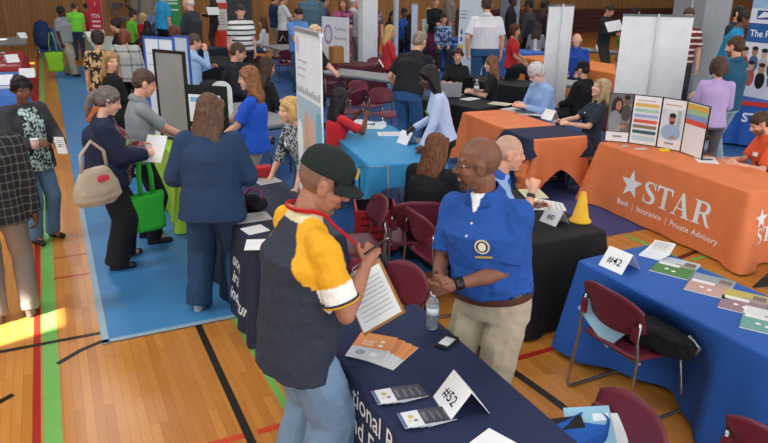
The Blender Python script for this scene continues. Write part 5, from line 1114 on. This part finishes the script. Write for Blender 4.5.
person('man in a dark plaid shirt and grey trousers at the left edge, seen from behind', -27, 92, 5.5, 10, sex='m', lod=2, skin='dark', hair=('buzz', '#1e1714'), topmat=mat('#1c1e22', .85, 'plaid', '#6b665c', 16., bump=.2), sleeve='long', w=1.22, jacket=.012, legmat=fab('#77706a'), shoe='#5c564c', hem=.80, rh=(.26, .0, .82))
# ---- the people of the near booths
I = person('woman with curly light brown hair and glasses in a bright blue T-shirt', 247, 66, 7.1, -78, sex='f', lod=2, skin='fair', hair=('wavy', '#8a5a38'), topmat=fab('#1f55c4'), w=1.25, belly=.02, glasses='#3a3a3c', legmat=khaki, rh=(.14, .42, 1.05), lh=(-.1, .35, 1.0), hpitch=8, hem=.84)
I = person('blonde woman in a black and white patterned blouse leaning on the dark navy table', 289, 97, 5.95, -120, sex='f', lod=2, skin='fair', hair=('bob', '#c9a468'), top='blouse', sleeve='elbow', topmat=mat('#25282d', .85, 'blotch', '#a9adb2', 55.), w=1.15, lean=22, legmat=blk, rh=(.25, .38, .80), lh=(-.22, .34, .80), hyaw=14, hpitch=-2)
stick(I, .08, 1.30, .08, .045, BADGE, 'name_badge')
person('seated woman in a red shirt with long black hair, hands raised', 341, 88, 7.9, 62, 'sit', 'f', 2, '#6a3f30', ('long', '#161214'), topmat=fab('#d12b33'), lean=8, rh=(.10, .42, 1.02), lh=(-.08, .40, 1.02), rcurl=50, lcurl=50, legmat=blk, hpitch=4)
I = person('woman in a pale blue shirt and lime badge leaning on the sky blue table', 425, 66, 7.25, -98, sex='f', lod=2, skin='#5c3a2b', hair=('long', '#16110f'), sleeve='long', topmat=fab('#b9c9ea'), w=1.02, lean=14, rh=(.14, .34, 1.0), lh=(-.16, .30, .80), hpitch=20, legmat=blk, hem=.9)
stick(I, .07, 1.22, .07, .09, mat('#9be03c', .5), 'name_badge')
person('heavy man in a black T-shirt and jeans bending over the black table', 421, 32, 10.0, 30, sex='m', lod=2, skin='light', hair=('short', '#877a6a'), topmat=fab('#191a1e'), w=1.28, lean=24, rh=(.18, .45, .95), lh=(-.28, .2, .9), legmat=fab('#2f5684'), hem=.9)
person('seated woman in a black polo shirt with her dark hair in a bun', 458, 48, 12.3, 185, 'sit', 'f', 2, 'light', ('bun', '#4a2e20'), top='polo_shirt', topmat=fab('#17181b'), rh=(.12, .34, .8), lh=(-.12, .34, .8), hyaw=-5, collar='#17181b')
person('seated woman with very long brown hair and a black top, by the water bottle', 491, 56, 11.3, -92, 'sit', 'f', 2, 'fair', ('long', '#7a5236'), topmat=fab('#1b1c20'), rh=(.12, .34, .8), lh=(-.12, .34, .8), hyaw=0)
I = person('white-haired bearded man in a pale blue shirt reading at the loose orange tablecloth', 533, 64, 9.9, -122, 'sit', 'm', 2, 'fair', ('afro', '#c9c8c6'), topmat=fab('#8fb0e0'), sleeve='long', w=1.18, belly=.03, lean=10, hpitch=28, rh=(.12, .36, .80), lh=(-.10, .36, .80), beard=1, glasses='#303030')
I = person('seated woman with blonde hair in a navy T-shirt by the portrait display', 605, 79, 9.2, -110, 'sit', 'f', 2, 'fair', ('long', '#b39a72'), topmat=fab('#2b3442'), lean=-4, rh=(.1, .42, .80), lh=(-.1, .36, .80), hpitch=-12)
stick(I, .06, 1.28, .05, .02, BADGE, 'name_badge')
person('person in a black cap and black jacket seated behind the blonde woman in navy', 583, 62, 11.3, -60, 'sit', 'm', 3, 'light', ('short', '#2b201a'), cap='#15151a', top='jacket', topmat=fab('#14151a'), sleeve='long', w=1.15, jacket=.015)
I = person('seated man in an orange polo shirt writing at the orange table', 757, 112, 7.95, -108, 'sit', 'm', 2, 'light', ('short', '#4a3424'), top='polo_shirt', topmat=fab('#dd5a30'), collar='#dd5a30', w=1.12, lean=12, hpitch=26, rh=(.0, .46, .80), lh=(-.22, .42, .80), beard=1, rcurl=40)
stick(I, -.08, 1.30, .085, .045, BADGE, 'name_badge')
person('woman in a lavender top with shoulder-length brown hair, seen from behind', 721, 56, 9.4, -12, sex='f', lod=2, skin='light', hair=('bob', '#4d372c'), sleeve='long', topmat=fab('#b9a6d8'), w=1.12, legmat=fab('#5b5d60'), rh=(.1, .30, 1.08), lh=(-.12, .3, 1.08))
person('tall man in a teal polo shirt and light jeans facing left', 736, 36, 10.2, -62, sex='m', lod=2, skin='light', hair=('short', '#4a3122'), top='polo_shirt', topmat=fab('#1d5470'), collar='#1d5470', w=1.18, legmat=fab('#8ba3ad'), lh=(-.2, .32, 1.02), rh=(.12, .35, 1.0), beard=1)
I = person('seated man in a dark suit jacket with glasses facing right', 240, 43, 10.9, 95, 'sit', 'm', 2, 'light', ('short', '#4d3a2b'), top='jacket', topmat=fab('#20242c'), sleeve='long', w=1.12, jacket=.015, glasses='#202020', lean=8, hpitch=14)
person('seated woman with long dark brown hair behind the woman in the blue tee', 268, 57, 9.8, 60, 'sit', 'f', 2, 'light', ('long', '#3a261c'), topmat=blk, sleeve='long', hpitch=14)
person('woman with blonde hair in a black top standing behind the tall banner', 316, 25, 12.0, 100, sex='f', lod=2, skin='fair', hair=('wavy', '#d2b88a'), topmat=fab('#1b1d22'), w=1.2, sleeve='elbow', legmat=blk, rh=(.1, .36, .98), lh=(-.1, .34, .98))
# ---- the crowd farther back
F3 = dict(lod=3)
I = person('young man in a black and white striped T-shirt standing by the red table', 240, 5, 15.8, 160, sex='m', skin='fair', hair=('short', '#3a2c22'), topmat=mat('#dfdfdc', .85, 'stripe', '#3a3b3e', 9.), w=1.35, belly=.05, legmat=blk, hyaw=18, **F3)
person('woman in a brown and yellow patterned shirt seen from behind', 97, 31, 11.8, 5, sex='f', lod=2, skin='light', hair=('afro', '#2f211b'), topmat=mat('#2b2220', .85, 'blotch', '#c9a877', 17.), w=1.25, legmat=blk, hem=.82, rh=(.28, .0, .82))
person('young woman with straight blonde hair and a black cardigan looking back over her shoulder', 110, 51, 9.2, 60, sex='f', lod=2, skin='fair', hair=('long', '#a9855c'), top='cardigan', topmat=fab('#17181b'), sleeve='long', hyaw=90, legmat=blk, rh=(.05, .3, 1.1), lh=(-.05, .3, 1.08))
person('woman with short auburn hair in a white plaid shawl, seen from behind', 124, 29, 12.6, 20, sex='f', lod=2, skin='light', hair=('bob', '#7a3f28'), top='jacket', topmat=mat('#b9bbb6', .85, 'plaid', '#4a4a4c', 4.5), sleeve='long', w=1.3, jacket=.03, legmat=blk)
person('dark-haired woman in a black jacket facing left behind the pale grey table', 114, 19, 15.5, -80, 'stand', 'f', 3, 'light', ('bun', '#17120f'), top='jacket', topmat=fab('#17181c'), sleeve='long')
I = person('man in a grey short-sleeved shirt and khaki trousers carrying a lime green bag', 61, 6, 20.0, 120, sex='m', skin='#4a2f24', hair=('short', '#14100e'), topmat=fab('#8e9398'), legmat=khaki, w=1.42, bag=1.4, hyaw=-60, feet=((-.12, -.1), (.12, .22)), **F3)
g = atd(55, 62, 19.8); tote(g.x, g.y, .15, 0, 'lime green tote bag carried by the man in the grey shirt', '#8fd02a', .42, .50, .14, .5)
person('man in a bright green T-shirt and jeans bending over the far table', 74, 3, 24.0, 12, sex='m', skin='light', hair=('short', '#3a2f26'), topmat=fab('#6fcf3c'), legmat=djeans, lean=12, w=1.2, **F3)
person('person in a red shirt and dark cap beside the red and white banner', 86, 4, 25.5, 150, sex='m', skin='light', hair=('short', '#222'+'222'), cap='#15151a', topmat=fab('#b02a35'), **F3)
person('seated person in a bright green shirt facing right near the timber wall', 133, 11, 23.5, 60, 'sit', 'm', 3, 'light', ('short', '#3a2a20'), topmat=fab('#6cc736'), sleeve='long', lean=10)
person('seated woman with blonde hair in a crimson top next to the green shirt', 143, 13, 22.5, 40, 'sit', 'f', 3, 'fair', ('bob', '#c9b07c'), topmat=fab('#b3243a'), sleeve='long')
person('seated woman with dark hair and a navy top seen from behind', 147, 21, 21.6, 20, 'sit', 'f', 3, 'light', ('long', '#241a16'), topmat=fab('#1f3054'), sleeve='long', w=1.2)
person('seated man in a blue plaid shirt facing the camera below the green banner', 154, 6, 25.5, 175, 'sit', 'm', 3, 'light', ('short', '#8a7c70'), topmat=fab('#6a87b5'), sleeve='long', rh=(.05, .3, .95))
person('man in a bright sky blue shirt standing, head cut off by the top edge', 164, -11, 21.5, 60, sex='m', skin='light', hair=('short', '#3a2a20'), topmat=fab('#2f9fd8'), legmat=blk, w=1.2, lean=6, **F3)
I = person('white-haired man in a dark grey suit jacket with a white badge', 187, -4, 16.8, -70, sex='m', skin='fair', hair=('balding', '#d8d6d2'), top='jacket', topmat=fab('#33383c'), sleeve='long', w=1.25, jacket=.02, legmat=fab('#2b2e32'), rh=(.1, .32, 1.05), lh=(-.1, .32, 1.08), **F3)
stick(I, .02, 1.27, .08, .09, BADGE, 'name_badge')
person('seated woman with auburn hair in a light blue top in front of the suited man', 174, 25, 15.3, 30, 'sit', 'f', 3, 'light', ('bob', '#6e3a26'), topmat=fab('#6a9fd0'), sleeve='long')
person('seated man in a light blue shirt resting his chin on his hand', 195, 34, 13.4, 80, 'sit', 'm', 2, 'light', ('short', '#5b4636'), topmat=fab('#a9c9ea'), sleeve='long', w=1.2, rh=(.04, .26, 1.10), lh=(-.1, .36, .82), lean=6)
person('woman in black clothes holding white papers near the back wall', 211, -6, 25.0, -60, sex='f', skin='light', hair=('long', '#2f1c16'), topmat=blk, sleeve='long', rh=(.1, .32, 1.15), lh=(-.1, .32, 1.15), **F3)
person('seated woman with brown hair in a white cardigan facing left', 262, 17, 20.5, -80, 'sit', 'f', 3, 'light', ('long', '#4a3022'), top='cardigan', topmat=fab('#dadcdc'), sleeve='long', legmat=djeans)
person('man in a navy shirt and khaki trousers near the timber wall', 275, -6, 23.0, 60, sex='m', skin='light', hair=('short', '#2a2018'), topmat=fab('#1f2f52'), legmat=khaki, **F3)
person('woman in a white sleeveless top and dark skirt at the back', 284, -7, 21.5, 70, sex='f', skin='light', hair=('short', '#3a281e'), topmat=fab('#d9dadb'), legmat=fab('#33171f'), skirt=True, w=1.1, rh=(.1, .36, 1.12), **F3)
person('young man in a light blue polo shirt looking down at the grey table', 300, 8, 16.0, 150, sex='m', lod=2, skin='light', hair=('short', '#241a15'), top='polo_shirt', topmat=fab('#5b8fd0'), collar='#5b8fd0', w=1.15, hpitch=30, legmat=fab('#33506e'), rh=(.12, .3, .95), lh=(-.12, .3, .95))
person('man in a slate blue shirt and khaki trousers seen from behind', 311, -14, 19.6, 10, sex='m', skin='light', hair=('short', '#5a4636'), topmat=fab('#54707f'), legmat=fab('#b3a58c'), w=1.35, **F3)
person('woman in a red patterned top with a pink bag at the back', 325, -5, 20.5, 60, sex='f', skin='light', hair=('short', '#1c1512'), topmat=mat('#5c2030', .85, 'blotch', '#2e5f7a', 14.), legmat=fab('#b32a5c'), w=1.2, **F3)
person('woman in a pink, black and white patterned dress by the slim white column', 343, -3, 18.8, 190, sex='f', skin='light', hair=('long', '#8a5634'), topmat=mat('#b0557c', .85, 'blotch', '#2a2a3c', 16.), legmat=mat('#b0557c', .85, 'blotch', '#2a2a3c', 16.), skirt=True, w=1.15, rh=(.05, .28, 1.1), lh=(-.05, .28, 1.1), **F3)
person('person in a pale grey shirt and khaki trousers half hidden by the slim white column', 355, -4, 19.4, 60, sex='m', skin='light', hair=('short', '#d0cdc8'), topmat=fab('#c9cbc8'), legmat=khaki, w=1.15, sleeve='long', **F3)
person('woman in a patterned top to the right of the slim white column', 373, -2, 19.6, 190, sex='f', skin='light', hair=('short', '#b9b2a8'), topmat=mat('#3b3c4c', .85, 'blotch', '#b98a94', 14.), legmat=fab('#7a2032'), rh=(.05, .28, 1.1), **F3)
person('seated woman with long dark hair and a maroon top at the far table', 393, 11, 23, 160, 'sit', 'f', 3, 'light', ('long', '#2f1f1a'), topmat=fab('#3a1c24'), sleeve='long')
person('seated person in a bright blue top at the far table', 405, 8, 22.4, 130, 'sit', 'f', 3, 'brown', ('short', '#1c1412'), topmat=fab('#1f55a8'), sleeve='long')
person('seated person in black at the far table, right of the blue top', 411, 14, 20.6, 120, 'sit', 'f', 3, 'dark', ('short', '#14100f'), topmat=blk, sleeve='long')
person('seated woman with blonde hair and a pale top behind the far blue tablecloth', 429, 8, 22.6, 170, 'sit', 'f', 3, 'fair', ('long', '#b9a070'), topmat=fab('#b3b6b0'), sleeve='long')
person('woman in black with a pink sash standing at the back by the pale banner', 436, -4, 21.0, 160, sex='f', skin='light', hair=('short', '#4a3022'), topmat=blk, sleeve='long', legmat=fab('#7a2048'), rh=(.05, .3, 1.1), **F3)
person('seated person in a blue and white patterned top at the far blue tablecloth', 444, 14, 20.4, 175, 'sit', 'f', 3, 'light', ('short', '#3a2a20'), topmat=mat('#8fa9cf', .85, 'blotch', '#303c5c', 14.), sleeve='long', w=1.1)
person('man in a grey jacket standing in front of the timber wall', 452, -12, 26, 100, sex='m', skin='light', hair=('short', '#3a2a20'), top='jacket', topmat=fab('#7f7a6c'), sleeve='long', legmat=fab('#6a6558'), w=1.3, **F3)
person('seated woman with long blonde hair and a red top by the bare grey table', 391, 25, 15.8, 80, 'sit', 'f', 2, 'fair', ('long', '#cdaa6c'), topmat=fab('#c5303a'), sleeve='long', w=1.15)
person('big man in a white polo shirt and jeans seen from behind', 487, -3, 14.6, -10, sex='m', lod=2, skin='light', hair=('short', '#3f2e24'), top='polo_shirt', topmat=fab('#dcdbe0'), collar='#dcdbe0', w=1.38, legmat=fab('#335a80'), hem=.95, rh=(.28, .0, .86), lh=(-.28, .02, .88))
person('person in a black jacket with a green mark, right of the grey-blue column', 514, -4, 21.8, 100, sex='m', skin='dark', hair=('short', '#14100e'), top='jacket', topmat=fab('#1a1b22'), sleeve='long', legmat=blk, w=1.1, **F3)
person('seated woman with brown hair in a red T-shirt facing right', 516, 24, 16.4, 100, 'sit', 'f', 3, 'light', ('bob', '#5a2a1c'), topmat=fab('#c22a2c'), w=1.1)
person('man in a dark grey jacket and cap facing left near the timber wall', 529, 0, 20.5, -70, sex='m', skin='brown', hair=('short', '#14100e'), cap='#2a2a2e', top='jacket', topmat=fab('#3a3d44'), sleeve='long', legmat=blk, w=1.2, **F3)
person('man in a dark plum top next to the man with the cap', 546, 0, 20.0, 60, sex='m', skin='dark', hair=('short', '#14100e'), topmat=fab('#2f1f2c'), sleeve='long', legmat=blk, **F3)
person('seated woman with dark hair and a light grey sweater seen from behind', 538, 22, 19.6, 10, 'sit', 'f', 3, 'light', ('long', '#3a2a24'), topmat=fab('#8f9092'), sleeve='long')
person('seated older man with a white beard in a blue polo shirt looking down', 577, 34, 15.0, 185, 'sit', 'm', 2, 'fair', ('balding', '#c9c5bf'), top='polo_shirt', topmat=fab('#2149a0'), collar='#2149a0', beard=1, hpitch=30, w=1.15)
person('man with glasses in a dark jacket holding white papers', 612, 5, 19.0, 120, sex='m', skin='light', hair=('short', '#2f241e'), top='jacket', topmat=fab('#22262f'), sleeve='long', legmat=fab('#3b3632'), glasses='#222222', hpitch=24, rh=(.1, .36, 1.12), lh=(-.05, .36, 1.1), **F3)
g = atd(614, 26, 18.6); sheet('paper', 'paper', 'white papers held by the man in the dark jacket', g.x, g.y, g.z, 0, .4, .3, '#eceeee', tilt=(R(50), R(-10), R(-20)))
g = atd(213, 11, 21.6); sheet('paper', 'paper', 'white papers held by the woman in black near the back wall', g.x, g.y, g.z, 0, .35, .25, '#e2e2e0', tilt=(R(60), 0, 0))
person('person in a coral top half hidden by the broad blank banner', 622, 54, 11.4, -60, 'sit', 'f', 3, 'light', ('long', '#5a3a28'), topmat=fab('#d46a58'))
person('person whose dark hair shows above the broad blank banner, left side', 637, 7, 18.5, 30, sex='m', skin='light', hair=('short', '#1c1714'), topmat=blk, **F3)
person('person whose brown hair shows above the right end of the broad blank banner', 690, 8, 14.6, 180, sex='m', skin='light', hair=('short', '#4a3424'), topmat=mat('#6a2a2a', .85, 'stripe', '#d9d0c8', 9.), **F3)
person('person in bright turquoise bending beside the wide grey-blue column', 748, 11, 14.8, 100, sex='m', skin='brown', hair=('short', '#241a16'), topmat=fab('#1f8fc0'), sleeve='long', legmat=blk, lean=14, w=1.15, **F3)
person('dark-haired person behind the turquoise shirt by the wide column', 742, 6, 16.0, 120, sex='m', skin='light', hair=('short', '#1a1412'), topmat=fab('#2a3040'), sleeve='long', **F3)
# ---- small things farther back
def At(px, py, D): return atd(px, py, D)
p = A(457, 91); laptop(p.x, p.y, Z, R(0)+200, 'open black laptop on the black tablecloth seen from behind', w=.4)
p = BK2.local(-.42, .18, Z); laptop(p.x, p.y, Z, 160, 'silver laptop beside the woman with the bun', '#a9acae', w=.36)
p = A(507, 79); laptop(p.x, p.y, Z, 190, 'open black laptop behind the water bottle and the long-haired woman', w=.4)
p = A(476, 96); bottle(p.x, p.y, Z, 'clear water bottle on the black tablecloth beside the laptop', s=1.25)
for px, py, lb in ((452, 95, 'green-edged leaflet in front of the black laptop'), (470, 99, 'white leaflet by the water bottle on the black tablecloth')):
    p = A(px, py); sheet('leaflet', 'leaflet', lb, p.x, p.y, Z, 20, .3, .2, '#b9c48f' if px < 460 else '#dfe2e4')
p = A(536, 50); t = empty('table_sign', (p.x, p.y, Z), R(200), 'upright white sign on the light orange tablecloth', 'sign'); b = MB(); b.box((0, 0, .15), (.28, .01, .3), mat('#e2dcde', .5)); b.build('sign_face', t); b = MB(); b.box((0, .03, .005), (.2, .1, .01), white); b.build('sign_foot', t)
for i, (px, py) in enumerate(((575, 58), (600, 50), (28, 77), (6, 84), (12, 62), (22, 38), (88, 37), (379, 67), (283, 41))):
    p = A(px, py); d_ = math.hypot(p.x, p.y)
    lb = ('on the light orange tablecloth by the older man', 'on the grey table with papers at the right', 'at the near end of the blue tablecloth on the left', 'farther left on the blue tablecloth on the left', 'on the dark red tablecloth', 'on the bare grey table by the timber wall', 'on the pale grey tablecloth below the red and white banner', 'on the bare grey table by the woman in red', 'on the bare grey table by the young man in blue')[i]
    tent_card(p.x, p.y, Z, -30+13*i, 'small white folded card '+lb, None, .26, .16, .2, group=None)
rr = random.Random(5)
where = [('white', -1.18, 15.9), ('white', -.98, 16.2), ('pink', -.75, 16.1), ('white', -1.15, 16.8), ('white', -.8, 17.1), ('pink', -1.2, 17.6), ('white', -.85, 18.1), ('white', -1.1, 18.8)]
adj = ['nearest the viewer on its left side', 'nearest the viewer in its middle', 'nearest the viewer on its right side', 'a little farther on the left', 'half way along on the right', 'past the middle on the left', 'near the far end on the right', 'at the far end']
for i, (c_, u, v) in enumerate(where): sheet('leaflet', 'leaflet', '%s leaflet on the dark red tablecloth, %s' % (c_, adj[i]), u, v, Z+.002*i, rr.uniform(-40, 40), .26, .32, '#e4e2e2' if c_ == 'white' else '#c98a90', lines(.1, .9, .1, .9, 4, '#a5555c'))
for i, (u, v) in enumerate(((-1.15, 12.6), (-.8, 12.9), (-1.1, 13.7), (-.8, 14.3))): sheet('leaflet', 'leaflet', 'white leaflet on the left blue tablecloth, '+('nearest', 'second from the near end', 'third from the near end', 'farthest')[i], u, v, Z+.002*i, rr.uniform(-40, 40), .24, .3, '#e4e7ea', lines(.1, .9, .1, .9, 4))
for i, (px, py, c_, lb) in enumerate(((460, 46, '#dfe6e8', 'white container'), (466, 47, '#2f6f7a', 'teal container'), (471, 47, '#e6e6e2', 'cream container'))):
    p = A(px, py); t = empty('container', (p.x, p.y, Z), 0, lb+' on the bright blue tablecloth left of the man in the white polo', 'container'); b = MB(); b.lathe([(.05, 0), (.06, .02), (.06, .18), (.04, .2)], mat(c_, .4)); b.build('container_body', t); b = MB(); b.lathe([(.042, .2), (.042, .225)], white); b.build('lid', t)
p = A(499, 46); t = empty('gift_bag', (p.x, p.y, Z), R(-20), 'white and red paper bag right of the man in the white polo', 'bag'); b = MB(); b.box((0, 0, .19), (.26, .12, .38), mat('#dcdde0', .6)); b.box((0, 0, .33), (.262, .122, .07), mat('#c5384a', .6)); b.box((0, 0, .04), (.262, .122, .06), mat('#c5384a', .6)); b.build('bag_body', t); b = MB(); b.tube([(-.06, -.05, .38), (-.05, -.05, .48), (.05, -.05, .48), (.06, -.05, .38)], .006, white); b.build('handle', t)
# orange paper bag and plant
g = atd(96, 103, 9.9); hobo(g.x, g.y, .62, 10, 'orange-brown handbag held by the woman in the patterned shirt', '#b8643c', .85, .25)
g = atd(305, 48, 12.6); 
def potted(x, y, z, label, n=60, r=.22):
    t = empty('potted_plant', (x, y, z), 0, label, 'plant'); b = MB(); b.lathe([(.08, 0), (.11, .16), (.115, .17)], mat('#5a4434', .7)); b.build('pot', t); b = MB(); q = random.Random(3); lm = mat('#5fae3a', .6)
    for i in range(n):
        a = q.uniform(0, 6.28); e = q.uniform(.2, 1.3); d = Vector((math.cos(a)*math.sin(e), math.sin(a)*math.sin(e), math.cos(e)*.8)); s_ = d.cross(Vector((0, 0, 1))).normalized()*.035; o_ = Vector((0, 0, .15)); L_ = q.uniform(.6, 1)*r
        b.add([o_+d*L_*.3, o_+d*L_*.7+s_, o_+d*L_*1.1-Vector((0, 0, .02)), o_+d*L_*.7-s_], [(0, 1, 2, 3)], lm)
    b.build('leaves', t)
p = Vector((13.85, 13.9, 0)); potted(p.x, p.y, .742, 'small leafy green plant behind the broad blank banner, on the grey table', r=.34)
b = MB(); g = cs.location+Vector((.05, -.1, 0)); b.box((0, 0, .0), (.4, .3, .35), mat('#a8743f', .7), bev=.01); o = b.build('cardboard_box'); o.location = (g.x, g.y, .74+.175); tag(o, 'brown box below the white sign with the purple emblem', 'box')
folding_table(g.x+.1, g.y+.0, 1.6, .8, -60, 'dark red covered table below the white sign', topm=maroon); Cloth(g.x+.1, g.y, 1.62, .82, -60, TOP, .70, fl=.04, amp=.03).build(maroon, 'dark maroon tablecloth below the white sign with the purple emblem')
drape('dark blue coat hanging over the chair by the timber wall', [Vector((at(42, 32, .8).x, at(42, 32, .8).y, .95)), Vector((at(42, 32, .8).x, at(42, 32, .8).y-.1, .5))], [.22, .26], fab('#1f3566'), 'coat', 'coat')
# easel-like black panel at the right edge, on the floor by the star table
b = MB(); b.add([(0, 0, 0), (.5, .1, 0), (.45, .12, .36), (.40, .1, .36), (0, .02, 0), (.5, .12, 0), (.45, .14, .36), (.40, .12, .36)], [(0, 1, 2, 3), (7, 6, 5, 4), (0, 4, 5, 1), (1, 5, 6, 2), (2, 6, 7, 3), (3, 7, 4, 0)], dark); o = b.build('floor_sign'); p = at(753, 288, 0); o.location = (p.x, p.y, .0); o.rotation_euler = (0, 0, R(-25)); tag(o, 'black slanted board on the wooden floor at the right edge', 'board')
# ---------------------------------------------------------------- light
w = bpy.data.worlds.new('sky'); S.world = w; w.use_nodes = True; bg = w.node_tree.nodes['Background']; bg.inputs[0].default_value = (.86, .93, 1, 1); bg.inputs[1].default_value = WORLD
sun = bpy.data.lights.new('sun', 'SUN'); sun.energy = SUN; sun.angle = R(.6); sun.color = (1, .93, .8); so = bpy.data.objects.new('sun', sun); COL.objects.link(so)
d = Vector((math.cos(R(38))*math.cos(R(17)), math.cos(R(38))*math.sin(R(17)), -math.sin(R(38)))); so.rotation_euler = d.to_track_quat('-Z', 'Y').to_euler()
GL = 1
L = bpy.data.lights.new('window_daylight', 'AREA'); L.shape = 'RECTANGLE'; L.size = 16; L.size_y = 3; L.energy = WIN; L.color = (.9, .95, 1); lo = bpy.data.objects.new('window_daylight', L); COL.objects.link(lo); lo.location = (LEFTU+.15, 5.5, 5.6); lo.rotation_euler = Vector((1, 0, -.45)).to_track_quat('-Z', 'Z').to_euler()
S.view_settings.view_transform = 'Standard'; S.view_settings.look = 'None'; S.view_settings.exposure = EXPO; S.view_settings.gamma = 1
S.view_settings.use_curve_mapping = False
